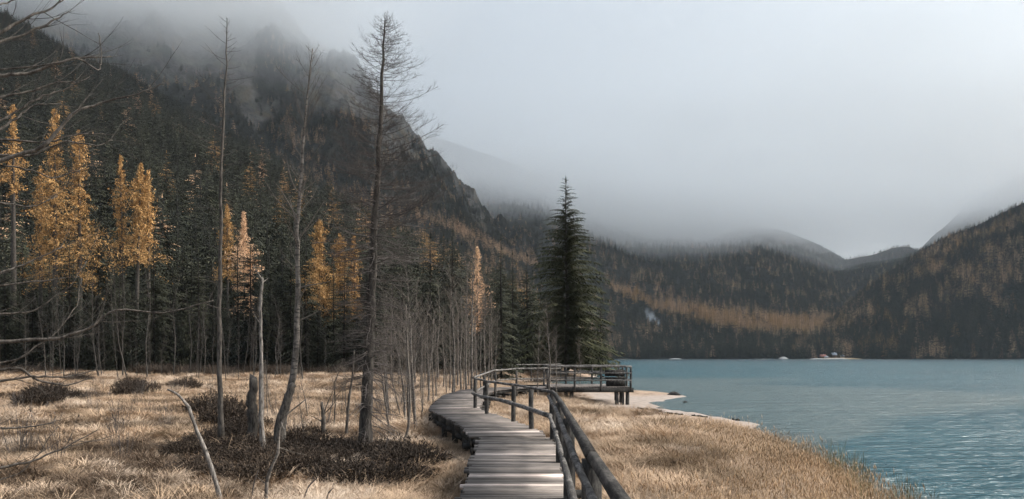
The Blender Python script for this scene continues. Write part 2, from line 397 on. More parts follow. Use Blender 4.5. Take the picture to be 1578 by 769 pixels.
# ------------------------------------------------------------------ haze and low cloud
def volume_mat(name, dens, color, aniso=.0):
    m = bpy.data.materials.new(name); m.use_nodes = True; t = m.node_tree; t.nodes.clear()
    v = t.nodes.new('ShaderNodeVolumePrincipled'); o = t.nodes.new('ShaderNodeOutputMaterial')
    v.inputs['Density'].default_value = dens; v.inputs['Color'].default_value = (*color, 1); v.inputs['Anisotropy'].default_value = aniso
    t.links.new(v.outputs[0], o.inputs['Volume']); m.cycles.homogeneous_volume = True
    return m
def closed_box(name, x0, x1, y0, y1, z0, z1, m, wave=0, n=2, seed=0):
    gx, gy = np.meshgrid(np.linspace(x0, x1, n), np.linspace(y0, y1, n))
    zb = gx*0+z0 + (wave*(N2.fbm(gx/520+seed, gy/520+seed*2, 4)-.5)*2 if wave else 0)
    V = np.concatenate([np.stack([gx, gy, zb], -1).reshape(-1,3), np.stack([gx, gy, gx*0+z1], -1).reshape(-1,3)])
    i = np.arange(n*n).reshape(n, n); mb = MB()
    f = [tuple(q) for q in np.stack([i[:-1,:-1], i[1:,:-1], i[1:,1:], i[:-1,1:]], -1).reshape(-1,4)]
    f += [tuple(q+n*n) for q in np.stack([i[:-1,:-1], i[:-1,1:], i[1:,1:], i[1:,:-1]], -1).reshape(-1,4)]
    for e in (i[0,:], i[:,-1], i[-1,::-1], i[::-1,0]):
        for a, c in zip(e[:-1], e[1:]): f.append((a, c, c+n*n, a+n*n))
    mb.add(V, f); return link(bpy.data.objects.new(name, mb.mesh(name, m, smooth=bool(wave))))
HAZE = 1
if HAZE:
    tag(closed_box('haze', -5200, 5200, -600, 5600, -12, 900, volume_mat('haze_air', .000042, (.86,.94,1.0))), kind='stuff')
    for k, (z, d, sd0) in enumerate(((400,.0004,1),(465,.0009,2),(530,.002,3),(590,.0035,4))):
        tag(closed_box('cloud', -2600, 2700, 620+k*3, 5200-k*3, z, 640-k*2, volume_mat('cloud_mist', d, (.985,.995,1.0), .45), wave=38, n=60, seed=sd0), kind='stuff')

def cloud_bank(c, rx, ry, rz, dens, seed):
    mb = MB(); nu, nv = 64, 30; a = np.arange(nu)*2*math.pi/nu; th = np.linspace(0, math.pi, nv)
    A, B = np.meshgrid(a, th); d = np.stack([np.sin(B)*np.cos(A), np.sin(B)*np.sin(A), np.cos(B)], -1)
    q = 1+.5*(N1.fbm(d[...,0]*2+seed+d[...,2], d[...,1]*2+seed+d[...,2]*.7, 4)-.5)*2
    V = d*q[...,None]*np.array([rx, ry, rz])+np.array(c)
    f = [(j*nu+i, (j+1)*nu+i, (j+1)*nu+(i+1) % nu, j*nu+(i+1) % nu) for j in range(nv-1) for i in range(nu)]
    mb.add(V.reshape(-1,3), f); o = link(bpy.data.objects.new('cloud', mb.mesh('cloud', volume_mat('cloud_mist', dens, (.985,.995,1.0), .45), True)))
    tag(o, kind='stuff')
if HAZE:
    for k in range(4):
        cloud_bank((190, 2650, 425), 1040-170*k, 560-90*k, 205-38*k, .0010, 3+k)
    for k in range(3):
        cloud_bank((-620, 1480, 640), 500-90*k, 330-60*k, 140-30*k, .0014, 23+k)
    tag(closed_box('cloud', -2400, 2900, 3950, 5150, 60, 350, volume_mat('cloud_mist', .003, (.985,.995,1.0), .45), wave=30, n=40, seed=9), kind='stuff')  # low far bank added to dim the bright horizon behind the saddle
# ------------------------------------------------------------------ trees
def conifer(seed, H, R, tiers, per, m, leaf, zb=.06, droop=.35, width=.22, power=.8, mat_=None, sparse=0., trunk=True, gap=0, jit=1.5):
    """crown mesh (all leaf clumps) and trunk mesh of one conifer"""
    r = np.random.RandomState(seed); V = []; tone = []
    for i in range(tiers):
        tt = (i+.5*r.rand())/tiers; z = H*(zb + (1-zb)*tt)
        rr = R*(1-tt)**power
        for j in range(per if tt < .8 else max(3, int(per*.6))):
            z = H*(zb+(1-zb)*min(.985, tt+(r.rand()-.5)*jit/tiers))
            if r.rand() < sparse: continue
            a = r.rand()*6.283; L = max(rr*(.62+.5*r.rand()), .02*H)
            if gap and r.rand() < gap: L *= .45
            dx, dy = math.cos(a), math.sin(a); dz = -droop*L*(.5+.8*r.rand())*(1-tt*.9) + .12*L*tt
            base = np.array([0, 0, z]); tip = np.array([dx*L, dy*L, z+dz]); side = np.array([-dy, dx, 0])
            tb = r.rand()
            for q in range(m):
                f = (q+.6)/m*.95+.05*r.rand(); c = base+(tip-base)*f; c[2] += .08*L*math.sin(f*3.1)
                wd = leaf*(1.15-.6*f)*(.7+.6*r.rand())*L
                out = np.array([dx, dy, -.25])*wd*.9
                for sg in (-1, 1):
                    e = c + side*sg*wd*(.55+.5*r.rand()) + out*(.5+.6*r.rand()); e[2] -= wd*(.1+.5*r.rand())
                    c2 = c + np.array([dx, dy, 0])*wd*width*2
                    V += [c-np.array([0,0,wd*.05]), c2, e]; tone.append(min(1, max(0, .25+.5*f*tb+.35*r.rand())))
        # leader
    top = np.array([0,0,H*1.01])
    for j in range(4):
        a = j*1.57+r.rand(); q = .03*H
        V += [top, np.array([math.cos(a)*.005*H, math.sin(a)*.005*H, H-q]), np.array([math.cos(a+1.2)*.005*H, math.sin(a+1.2)*.005*H, H-q])]; tone.append(.5)
    mb = MB(); V = np.array(V); nf = len(V)//3
    mb.v = [V]; mb.n = len(V); mb.f = [(3*i, 3*i+1, 3*i+2) for i in range(nf)]; mb.c = tone
    tk = MB(); tk.tube([(0,0,-.02*H),(0.01*H,0,.3*H),(0,0.005*H,.7*H),(0,0,H*.98)], [.014*H,.0105*H,.006*H,.0015*H], 6)
    return mb, tk
def joined(seed, mat_, name, **k):           # small far tree: crown and trunk in one mesh
    mb, tk = conifer(seed, **k)
    nf = len(mb.f); mb.add(tk.v[0]*np.array([.4,.4,1]), tk.f, .0); me = mb.mesh(name, mat_)
    me.materials.append(M_farbark); mi = np.zeros(len(mb.f), np.int32); mi[nf:] = 1; me.polygons.foreach_set('material_index', mi); return me
FS = [joined(10+i, M_spruce, 'spruce_tree', H=20, R=[5.2,4.3,6.2,4.8][i], tiers=15, per=9, m=3, leaf=.42, power=[.85,1,.8,.9][i]) for i in range(4)]
FG = [joined(20+i, M_gold, 'golden_larch', H=20, R=[5.0,5.6,4.4][i], tiers=15, per=9, m=4, leaf=.22, power=.75, sparse=.15, zb=.12) for i in range(3)]
FT = [joined(30+i, M_tan, 'faded_larch', H=20, R=[5.0,5.8,4.4][i], tiers=12, per=8, m=4, leaf=.2, power=.75, sparse=.2, zb=.1) for i in range(3)]

def px_of(P): return P[...,0]/P[...,1]*F+789, 551-(P[...,2]-EYE)/P[...,1]*F
rs = np.random.RandomState(77)
def scatter(M, n, vmin=.0, vmax=1.03, k=1.):
    u = rs.rand(n); v = vmin+(vmax-vmin)*rs.rand(n)**k
    P = M.pos(u, v); return P, v
spr, gol, tan = [], [], []
def sow(key, n, hm, gold_p, tan_p, vmin=0, vmax=1.03, k=1., keep=None, tall=1.):
    P, v = scatter(MT[key], n, vmin, vmax, k)
    x, y = px_of(P)
    ok = (x > -260) & (x < 1840) & (P[:,2] > -.2) & (y > -60) & (P[:,1] > 90)
    if MT[key].woodtop is not None:
        ok &= rs.rand(n) < np.clip(MT[key].wood(P, v), .0, 1)
    if keep is not None: ok &= keep(P, x, y)
    P = P[ok]; v = v[ok]; x = x[ok]; y = y[ok]
    h = hm*(.55+.65*rs.rand(len(P)))*(1-.45*sstep(.7, 1, v)) 
    g = gold_p(P, x, y); tn = tan_p(P, x, y); q = rs.rand(len(P))
    for i in range(len(P)):
        L = gol if q[i] < g[i] else tan if q[i] < g[i]+tn[i] else spr
        L.append((P[i,0], P[i,1], P[i,2]-.3, h[i]*(1 if L is spr else 1.2)))
def band(x, y, pts, wd):                     # closeness to a line of larches on the slope
    pts = np.array(pts, float); yy = np.interp(x, pts[:,0], pts[:,1], left=-999, right=-999)
    return np.exp(-((y-yy)/wd)**2)
nz = lambda P, s_, o=0: N4.fbm(P[:,0]/s_+o, P[:,1]/s_, 4)
sow('near', 10500, 19, lambda P,x,y: .004+.02*(nz(P,60)>.6)*(y>150)*(P[:,1]>260)+.06*sstep(420,540,x)*(y>300)*(P[:,1]>200),
    lambda P,x,y: .012+.4*(nz(P,70,5)>.56)*(P[:,1]>330)*sstep(180,300,y)*sstep(260,620,x)+.8*band(x,y,[(560,300),(680,345),(760,392),(800,410)],9), 0, 1.02, 1.25)
sow('peak', 26000, 14, lambda P,x,y: 0*x+.01, lambda P,x,y: .03+.35*(nz(P,80,2)>.58)+.8*band(x,y,[(640,335),(700,352),(760,385),(830,410)],8), 0, 1.0, 1.0)
sow('spur', 5000, 15, lambda P,x,y: 0*x, lambda P,x,y: .08+0*x, 0, 1.0)
noscree = lambda P,x,y: np.hypot((x-1004-(y-490)*.75)/9, (y-490)/14) > 1
sow('valley', 17000, 20, lambda P,x,y: .85*band(x,y,[(960,452),(1020,476),(1100,498),(1160,506),(1320,512)],7)+.8*band(x,y,[(1060,478),(1110,490),(1220,498),(1330,498)],5)*(nz(P,50)>.45),
    lambda P,x,y: .04+.75*band(x,y,[(930,440),(1020,468),(1100,492),(1330,506)],16)*(nz(P,60,3)>.42)+.22*(nz(P,60,8)>.57), 0, 1.02, 1.5, noscree)
bandkeep = lambda P,x,y: (rs.rand(len(x)) < np.maximum(band(x,y,[(940,446),(1020,474),(1100,497),(1160,506),(1320,512)],6), .8*band(x,y,[(1060,479),(1110,491),(1220,499),(1330,499)],4))*sstep(.40,.56,nz(P,38,4)))
sow('valley', 26000, 21, lambda P,x,y: .3+0*x, lambda P,x,y: .7+0*x, 0, .5, 1.0, bandkeep)
sow('peak', 9000, 16, lambda P,x,y: 0*x, lambda P,x,y: 1+0*x, 0, .7, 1.0, lambda P,x,y: (rs.rand(len(x)) < band(x,y,[(560,318),(640,338),(700,356),(760,386),(830,408)],6)))
sow('saddle', 4000, 17, lambda P,x,y: 0*x, lambda P,x,y: .08+0*x, 0.2, 1.02)
sow('right', 9000, 23, lambda P,x,y: .01+.12*(nz(P,60,1)>.56), lambda P,x,y: .02+.42*(nz(P,55,6)>.55), 0, 1.02, 1.1)
spr, gol, tan = (np.array(a) for a in (spr, gol, tan))
def biggest(A, n):
    s_ = A[:,3]/A[:,1]*np.where((np.abs(A[:,0]/A[:,1]*F) < 790), 1, 0); o = np.argsort(-s_); return A[o[:n]], A[o[n:]]
def where_words(x, y, z):
    px = x/y*F+789
    if y < 270: return 'near'
    if px > 1290 and y < 1900: return 'right'
    if px > 930: return 'valley'
    return 'left'
def spot_words(x, y):
    px = x/y*F+789
    for lim, wd in ((60,'behind the leftmost bare boughs'),(160,'around the big golden larches'),(260,'around the rounded orange larch'),(320,'left of the thin straight bare tree'),(370,'behind the thin straight bare tree'),(430,'between the thin bare tree and the birch'),
        (490,'behind the mottled birch'),(560,'between the birch and the tall bare larch'),(620,'behind the tall bare larch'),(690,'right of the tall bare larch'),(760,'behind the birch thicket'),(830,'above the boardwalk bend'),(920,'behind the lone pointed spruce')):
        if px < lim: return wd
    return 'at the lake end of the forest'
TIN = {'near': 'low down at the left forest edge', 'right': 'on the wooded mountain right of the lake', 'valley': 'in the band above the far lake shore', 'left': 'on the steep left mountainside'}
def make_instancer(name, pts, temps, label, cat=None):
    """ONE object whose points carry instances: pts = (x, y, z, scale, template, tilt)"""
    me = bpy.data.meshes.new(name); n = len(pts)
    me.vertices.add(n); me.vertices.foreach_set('co', pts[:, :3].astype(np.float32).ravel())
    a = me.attributes.new('size', 'FLOAT_VECTOR', 'POINT'); a.data.foreach_set('vector', np.c_[pts[:,3], pts[:,3], pts[:,6] if pts.shape[1] > 6 else pts[:,3]].astype(np.float32).ravel())
    a = me.attributes.new('kindno', 'INT', 'POINT'); a.data.foreach_set('value', pts[:,4].astype(np.int32))
    rr = np.random.RandomState(5); a = me.attributes.new('turn', 'FLOAT_VECTOR', 'POINT')
    a.data.foreach_set('vector', np.c_[(rr.rand(n)-.5)*pts[:,5], (rr.rand(n)-.5)*pts[:,5], rr.rand(n)*6.283].astype(np.float32).ravel())
    o = link(bpy.data.objects.new(name, me)); ng = bpy.data.node_groups.new(name+'_nodes', 'GeometryNodeTree')
    ng.interface.new_socket('Geometry', in_out='INPUT', socket_type='NodeSocketGeometry'); ng.interface.new_socket('Geometry', in_out='OUTPUT', socket_type='NodeSocketGeometry')
    gi = ng.nodes.new('NodeGroupInput'); go = ng.nodes.new('NodeGroupOutput'); jn = ng.nodes.new('GeometryNodeJoinGeometry')
    mp = ng.nodes.new('GeometryNodeMeshToPoints'); ng.links.new(gi.outputs[0], mp.inputs[0])
    def na(nm, ty):
        q = ng.nodes.new('GeometryNodeInputNamedAttribute'); q.data_type = ty; q.inputs[0].default_value = nm; return q.outputs[0]
    sz, tu, kn = na('size', 'FLOAT_VECTOR'), na('turn', 'FLOAT_VECTOR'), na('kindno', 'INT')
    for k, me2 in enumerate(temps):
        to = bpy.data.objects.new(me2.name+'_source', me2)
        oi = ng.nodes.new('GeometryNodeObjectInfo'); oi.inputs['Object'].default_value = to
        cp = ng.nodes.new('FunctionNodeCompare'); cp.data_type = 'INT'; cp.operation = 'EQUAL'
        ints = [i for i in cp.inputs if i.type == 'INT']; ng.links.new(kn, ints[0]); ints[1].default_value = k
        ip = ng.nodes.new('GeometryNodeInstanceOnPoints')
        ng.links.new(mp.outputs[0], ip.inputs['Points']); ng.links.new(cp.outputs[0], ip.inputs['Selection']); ng.links.new(oi.outputs['Geometry'], ip.inputs['Instance'])
        ng.links.new(tu, ip.inputs['Rotation']); ng.links.new(sz, ip.inputs['Scale']); ng.links.new(ip.outputs[0], jn.inputs[0])
    ng.links.new(jn.outputs[0], go.inputs[0])
    md = o.modifiers.new('scatter', 'NODES'); md.node_group = ng
    return tag(o, label, cat, kind='stuff')
rt = np.random.RandomState(9)
def tree_set(A, n, temps, name, cat, adj, stuff_name, stuff_label):
    big, rest = biggest(A, n)
    lib = {}
    for i, (x, y, z, h) in enumerate(big):
        k = i % len(temps); o = bpy.data.objects.new(name, temps[k]); link(o)
        o.location = (x, y, z); o.rotation_euler = (0, 0, rt.rand()*6.28); s_ = h/20; o.scale = (s_, s_, s_)
        wv = where_words(x, y, z); wv = TIN[wv] if wv in ('right', 'valley') else ('on the slope ' if wv == 'left' else 'low ')+spot_words(x, y); tag(o, f'{adj} {wv}', cat, f'{cat} trees {wv}')
    if len(rest):
        pts = np.c_[rest[:, :3], rest[:,3]/20, np.arange(len(rest)) % len(temps), np.full(len(rest), .06)]
        make_instancer(stuff_name, pts, temps, stuff_label)
print('trees', len(spr), len(gol), len(tan))
NSP = 182
tree_set(spr, NSP, FS, 'spruce_tree', 'spruce', 'dark green spruce standing', 'spruce_forest', 'dark conifer forest covering the mountainsides')
tree_set(gol, 110, FG, 'golden_larch', 'golden larch', 'small golden larch', 'golden_larch_wood', 'golden larches in bands across the slopes')
tree_set(tan, 200, FT, 'faded_larch', 'faded larch', 'faded brown larch', 'faded_larch_wood', 'faded brown larches mixed through the far forest')

# forest edge spruces with trunk and crown of their own
edge_t = []
for i in range(3):
    cb, tb = conifer(50+i, 22, [3.6,3.1,4.1][i], 36, 13, 7, .26, zb=.04, droop=.45, power=.8, gap=.2)
    edge_t.append((cb.mesh('crown', M_spruce), tb.mesh('trunk', M_farbark)))
gz = lambda x, y: float(ground_z(np.array([x]), np.array([y]))[0])
edge = []
for i in range(62):
    px = -150 + 930*(i+rs.rand()*.8)/62; Y = 116+ 34*rs.rand() - (px > 560)*18
    edge.append((px, Y, 15+11*rs.rand() - (px > 600)*4))
for i in range(46):
    px = -140 + 720*(i+rs.rand()*.9)/46; edge.append((px, 99+9*rs.rand(), 9+10*rs.rand()**1.3))
edge += [(772,78,14.5),(790,96,15),(812,112,17),(748,100,13),(905,128,14),(925,150,15),(700,112,12)]
for i, (px, Y, h) in enumerate(edge):
    x = (px-789)/F*Y; z = gz(x, Y)-.2; s_ = h/22
    e = thing('spruce_tree', 'tall front-row spruce '+spot_words(x, Y), 'spruce', (x, Y, z), rs.rand()*6.28, 'front-row spruces '+spot_words(x, Y))
    e.scale = (s_*1.1, s_*1.1, s_)
    part('crown', edge_t[i % 3][0], e); part('trunk', edge_t[i % 3][1], e).scale = (.6, .6, 1)

# big golden larches
def larch_crown(seed, H, R, zb, nb):
    r = np.random.RandomState(seed); V = []; tone = []
    for i in range(nb):
        t_ = (i+r.rand())/nb; z = H*(zb+(1-zb)*t_); a = r.rand()*6.283
        L = R*(1-t_)**.7*(.35+.8*r.rand())*(.8+.35*math.sin(t_*9+seed))+.12; el = .35-.9*(1-t_)*r.rand(); tb = r.rand()
        n = int(10+L*11); k = np.linspace(.12, 1, n)
        px_ = math.cos(a)*L*k*math.cos(el*.6); py_ = math.sin(a)*L*k*math.cos(el*.6); pz = z+L*k*math.sin(el)*.8-.22*L*k*k
        c = np.stack([px_, py_, pz], -1)+r.randn(n,3)*np.array([.16,.16,.13])*(.4+L*.22); c[:,2] -= np.abs(r.randn(n))*.22
        for q in c:
            s1 = .13+.17*r.rand(); e1 = r.randn(3); e1 /= np.linalg.norm(e1); e2 = r.randn(3); e2 /= np.linalg.norm(e2)
            V += [q, q+e1*s1, q+e2*s1*.7-np.array([0,0,s1*.3])]; tone.append(.2+.5*tb+.3*r.rand())
        if r.rand() < .6:
            b0 = np.array([0,0,z]); tp = c[-1]; V += [b0, b0+(0,0,-.05), tp]; tone.append(0.)
    mb = MB(); V = np.array(V); nf = len(V)//3; mb.v = [V]; mb.n = len(V); mb.f = [(3*i, 3*i+1, 3*i+2) for i in range(nf)]; mb.c = tone
    return mb
for i, (px, pt, pb, Y, wd, lab) in enumerate([(84,166,330,150,1.0,'tallest golden larch, bright yellow, behind the bare branches at the forest edge'),
        (122,200,385,142,1.15,'broad golden larch with drooping boughs beside the tallest yellow one'),
        (62,255,390,146,.7,'thin golden larch half hidden left of the two big yellow ones'),
        (206,250,352,150,.95,'leaning golden larch with a rounded orange crown among dark spruces'),
        (186,238,330,160,.5,'narrow golden larch spire beside the rounded orange one'),
        (228,262,320,165,.45,'slim golden larch just right of the rounded orange one'),
        (20,160,240,190,.7,'small golden larch behind the branches near the top of the forest edge'),
        (492,338,420,170,1.1,'golden larch with pointed top between the birch and the bare larch'),
        (524,360,440,165,1.0,'pale golden larch next to the pointed one behind the birch'),
        (546,362,445,160,.6,'orange larch strip directly left of the tall bare larch trunk'),
        (350,315,380,180,.6,'small golden larch behind the thin bare tree'),
        (375,325,430,175,1.0,'faded rose-brown larch between thin bare tree and birch'),
        (735,380,470,240,.8,'slim bare-looking larch above the birch thicket')]):
    Y = 109+i*.9; x = (px-789)/F*Y; z0 = gz(x, Y)-.2; H = P2W(px, pt, Y)[2]-z0; zb = (P2W(px, pb+25, Y)[2]-z0)/H
    cb = larch_crown(80+i, H, (4.3 if i < 2 else 3.3)*wd+.6, max(.15, zb-.08), 260 if wd > .8 else 150)
    tb = MB(); tb.tube([(0,0,-.2),(.1,0,.4*H),(0,.05,.75*H),(0,0,.98*H)], [.012*H,.009*H,.005*H,.001*H], 6)
    e = thing('golden_larch', lab, 'golden larch', (x, Y, z0), 0, 'golden larches near the forest edge')
    if i == 3: e.rotation_euler = (0, rad(2), 0)
    part('crown', cb.mesh('crown', M_tan if i in (11, 12) else M_gold), e); part('trunk', tb.mesh('trunk', M_bark), e)

# ---- bare trees
def rot_about(d, ax, a):
    return d*math.cos(a)+np.cross(ax, d)*math.sin(a)+ax*(ax@d)*(1-math.cos(a))
def limb(mb, r, p, d, L, rad0, segs, bend, wig, k=4, end=.25):
    """curved limb; bend>0 turns upward; returns its points"""
    P = [np.array(p, float)]; d = np.array(d, float); d /= np.linalg.norm(d)
    for i in range(segs):
        d = d + np.array([0,0,bend/segs]) + (r.rand(3)-.5)*wig; d /= np.linalg.norm(d); P.append(P[-1]+d*L/segs)
    P = np.array(P); mb.tube(P, np.linspace(rad0, rad0*end, len(P)), k, cap=False); return P
def along(P, f):
    t_ = f*(len(P)-1); i = min(int(t_), len(P)-2); return P[i]+(P[i+1]-P[i])*(t_-i), (P[i+1]-P[i])/(np.linalg.norm(P[i+1]-P[i])+1e-9)
def bare_tree(seed, trunk_pts, r0, nb, h0, Lf, elev, bend, twigs=8, tw_len=.3, wig=.12, br=.14, sub=0, k=7, top_r=.12, tw_r=.3, asym=None):
    r = np.random.RandomState(seed); T = np.array(trunk_pts, float)
    tt = np.linspace(0, len(T)-1, 26); TP = np.stack([np.interp(tt, range(len(T)), T[:,i]) for i in range(3)], -1)
    H = TP[-1,2]-TP[0,2]
    TP[1:-1,:2] += (r.rand(24,2)-.5)*H*.004
    TR = r0*(1-(1-top_r)*np.linspace(0,1,26)**.9); TR[0] *= 1.35; TR[1] *= 1.1
    tk = MB(); tk.tube(TP, TR, k); cr = MB()
    for i in range(nb):
        h = h0+(1-h0)*((i+r.rand())/nb); p, td = along(TP, h); a = r.rand()*6.283
        L = Lf(h, a)*(.6+.6*r.rand())
        if asym: L *= asym(h, a)
        if L < .05: continue
        el = elev(h)+(r.rand()-.5)*.5
        d = np.array([math.cos(a)*math.cos(el), math.sin(a)*math.cos(el), math.sin(el)])
        R0 = max(.006, br*r0*(1-.75*h)*(.5+L/ (Lf(.5,0)+.5)))
        B = limb(cr, r, p, d, L, R0, 8, bend(h), wig)
        nt_ = int(twigs*(.4+L/ (Lf(.45,0)+.2)))
        for q in range(nt_):
            f = .15+.85*r.rand(); c, bd = along(B, f); sd = np.cross(bd, (0,0,1.)); sd /= np.linalg.norm(sd)+1e-9
            dd = bd*.7+sd*(1 if q % 2 else -1)*(.4+.6*r.rand())+np.array([0,0,(r.rand()-.35)*.8])
            tl = tw_len*L*(1.1-f*.6)*(.5+r.rand()); W = limb(cr, r, c, dd, tl, max(.0025, R0*tw_r), 4, .3, wig*1.6, 3)
            for s2 in range(sub):
                c2, b2 = along(W, .2+.7*r.rand()); limb(cr, r, c2, b2+(r.rand(3)-.5)*1.6, tl*.4, .0022, 2, .1, .2, 3)
    return tk, cr
def add_tree(name, label, cat, tk, cr, mt, mc, loc, rz=0, group=None):
    e = thing(name, label, cat, loc, rz, group)
    part('trunk', tk.mesh('trunk', mt, True), e); part('crown' if cr.n > 1500 else 'branches', cr.mesh('crown', mc), e); return e
# tall bare larch
Y = 18.6; bx = (563-789)/F*Y; H = 10.1
def lx_(px, py): return ((px-563)/F*Y, 0, EYE+(551-py)/F*Y)
T = [(0,0,-.1),lx_(566,600),lx_(571,500),lx_(575,400),lx_(580,300),lx_(585,200),lx_(590,100),lx_(593,28)]
def larL(h, a):
    prof = np.interp(h, [.1,.3,.45,.55,.65,.75,.85,.95,1], [.9,1.1,1.35,1.4,1.3,1.05,.8,.45,.2]); return prof
tk, cr = bare_tree(101, T, .165, 400, .16, larL, lambda h: -.1+.55*max(0,h-.6), lambda h: .5 if h > .5 else -.1, twigs=17, tw_len=.27, wig=.2, br=.085, sub=2, top_r=.08,
    asym=lambda h, a: (1.2 if math.cos(a) > 0 else 1.0)*(1 if h > .42 else .85))
r = np.random.RandomState(5)
TPl = np.array(T)
for i in range(34):                          # drooping dead boughs near the foot
    h = .3+1.9*r.rand(); a = (r.rand()-.5)*3.6; p = np.array([0,0,h])
    B = limb(cr, r, p, (math.cos(a), math.sin(a), .3-.7*r.rand()), .4+1.1*r.rand()**1.5, .012, 8, -.2-.9*r.rand(), .34)
    for q in range(11):
        c_, bd = along(B, .2+.8*r.rand()); limb(cr, r, c_, bd+(r.rand(3)-.5)*1.3, .2+.3*r.rand(), .005, 4, -.4, .3, 3)
add_tree('bare_larch', 'tallest bare larch with dark trunk and many fine leafless branches', 'larch', tk, cr, M_bark, M_twig, (bx, Y, gz(bx, Y)))
# thin bare larch left
Y = 18.8; bx = (341-789)/F*Y
T = [((px-341)/F*Y, 0, EYE+(551-py)/F*Y) for px, py in ((341,692),(339,600),(338,480),(341,380),(340,280),(345,180),(349,100),(350,38))]
tk, cr = bare_tree(102, T, .07, 62, .3, lambda h,a: np.interp(h,[.3,.6,.75,.85,1],[.55,.8,.95,.8,.12]), lambda h: .12+.4*h*h, lambda h: .25 if h > .6 else -.3, twigs=5, tw_len=.32, wig=.14, br=.14,
    asym=lambda h,a: 1.15 if math.cos(a) < 0 else .65)
add_tree('bare_larch', 'thin straight bare tree with upswept top twigs left of the birch', 'larch', tk, cr, M_barkg, M_twig, (bx, Y, gz(bx, Y)))
# birch
Y = 18.6; bx = (432-789)/F*Y
T = [((px-432)/F*Y, 0, EYE+(551-py)/F*Y) for px, py in ((432,692),(438,640),(452,590),(458,520),(459,440),(458,360),(464,290),(468,220),(473,150),(482,80))]
tk, cr = bare_tree(103, T, .105, 44, .45, lambda h,a: np.interp(h,[.4,.7,.85,1],[.75,1.05,1.0,.35]), lambda h: .75, lambda h: .5, twigs=8, tw_len=.4, wig=.16, br=.16, sub=1, top_r=.1)
r = np.random.RandomState(6)
for px, py, dx, dz, L in ((458,470,.5,.6,.6),(459,450,.9,.25,.75),(457,500,.8,.3,.55),(462,345,-.6,.9,1.1),(463,370,.6,.8,1.0),(457,300,-.5,.8,.9)):
    limb(cr, r, ((px-432)/F*Y,0,EYE+(551-py)/F*Y), (dx,0,dz), L, .022, 7, .3, .3, 5)
add_tree('birch_tree', 'mottled grey birch with crooked foot and forked leafless top', 'birch', tk, cr, M_birch, M_twigp, (bx, Y, gz(bx, Y)))
# second stem, snag, stumps
def snag(name, label, cat, px, pb, pts, r0, r1, mt, br=(), jag=True, Y=None):
    Y = Y or (EYE+.0)*F/(pb-551); x = (px-789)/F*Y; r = np.random.RandomState(int(px)); z0 = gz(x, Y)
    T = np.array([((a-px)/F*Y, 0, EYE-z0+(551-b_)/F*Y) for a, b_ in pts]); T[0,2] = -.1
    n = 18; tt = np.linspace(0, len(T)-1, n); TP = np.stack([np.interp(tt, range(len(T)), T[:,i]) for i in range(3)], -1); TP[:,1] += (r.rand(n)-.5)*r0*.4; TP[:,0] += (r.rand(n)-.5)*r0*.25
    mb = MB(); k = 9; mb.tube(TP, np.linspace(r0, r1, n)*(1+.25*(r.rand(n)-.5)), k)
    if jag: mb.v[0][-k:, 2] += r.rand(k)*r1*2.2
    for (a, b_, c_, d_, w_) in br:
        p0 = np.array([(a-px)/F*Y, 0, EYE-z0+(551-b_)/F*Y]); p1 = np.array([(c_-px)/F*Y, (r.rand()-.5)*.3, EYE-z0+(551-d_)/F*Y])
        L = np.linalg.norm(p1-p0); limb(mb, r, p0, p1-p0, L, w_, 6, .15, .2, 5)
    return thing(name, label, cat, (x, Y, z0), data=mb.mesh(name, mt, True))
snag('dead_trunk', 'thin peeling dead trunk with broken forked top beside the stump', 'dead tree', 406, 705, [(406,705),(402,640),(403,560),(401,480),(404,430)], .06, .024, M_dead, [(404,432,396,408,.02),(404,436,410,428,.018),(402,500,390,478,.015),(402,500,398,478,.012)])
snag('tree_stump', 'tall dark broken stump left of the peeling dead trunk', 'stump', 388, 695, [(388,695),(390,650),(387,620),(391,590)], .13, .10, M_bark)
snag('leaning_dead_tree', 'short thick leaning trunk crossing the foot of the birch', 'dead tree', 426, 690, [(426,690),(432,650),(444,612),(452,592)], .12, .07, M_barkg, jag=False, Y=18.1)
snag('leaning_stick', 'pale bent dead sapling arching up out of the bottom grass', 'dead sapling', 343, 775, [(343,775),(325,715),(305,668),(290,625),(272,606),(258,600)], .038, .012, M_dead, [(302,662,300,668,.01),(318,694,330,688,.009),(306,668,298,670,.008)], False)
snag('crooked_sapling', 'thin crooked pale sapling curving right in front of the dark shrubs', 'sapling', 408, 775, [(408,775),(412,735),(428,700),(431,660),(440,640),(472,615)], .03, .007, M_birch, [(433,650,445,668,.008),(431,690,470,705,.006),(410,745,395,738,.01)], False)
snag('broken_sapling', 'short broken dark sapling with side twigs between birch and larch', 'sapling', 497, 672, [(497,672),(499,645),(496,622)], .08, .04, M_barkg, [(498,640,512,600,.02),(498,650,478,640,.02),(497,640,530,610,.015)])
snag('young_trunk', 'slim grey young trunk close left of the bare larch', 'young tree', 533, 668, [(533,668),(537,620),(543,580),(546,540)], .045, .02, M_barkg, [(543,585,552,560,.01)], False)
snag('young_trunk', 'thin dark upright stem with forked twigs midway to the larch', 'young tree', 514, 660, [(514,660),(517,625),(515,590),(522,574)], .022, .01, M_bark, [(516,612,540,580,.012),(516,600,508,575,.01)], False)
snag('young_trunk', 'slim leaning stem with twigs right of the bare larch', 'young tree', 622, 676, [(622,676),(630,655),(632,610),(628,540),(626,470)], .04, .012, M_twigp, [(630,650,645,600,.012),(630,600,655,560,.01),(628,560,610,520,.01),(627,520,650,490,.01),(630,620,600,600,.01)], False)
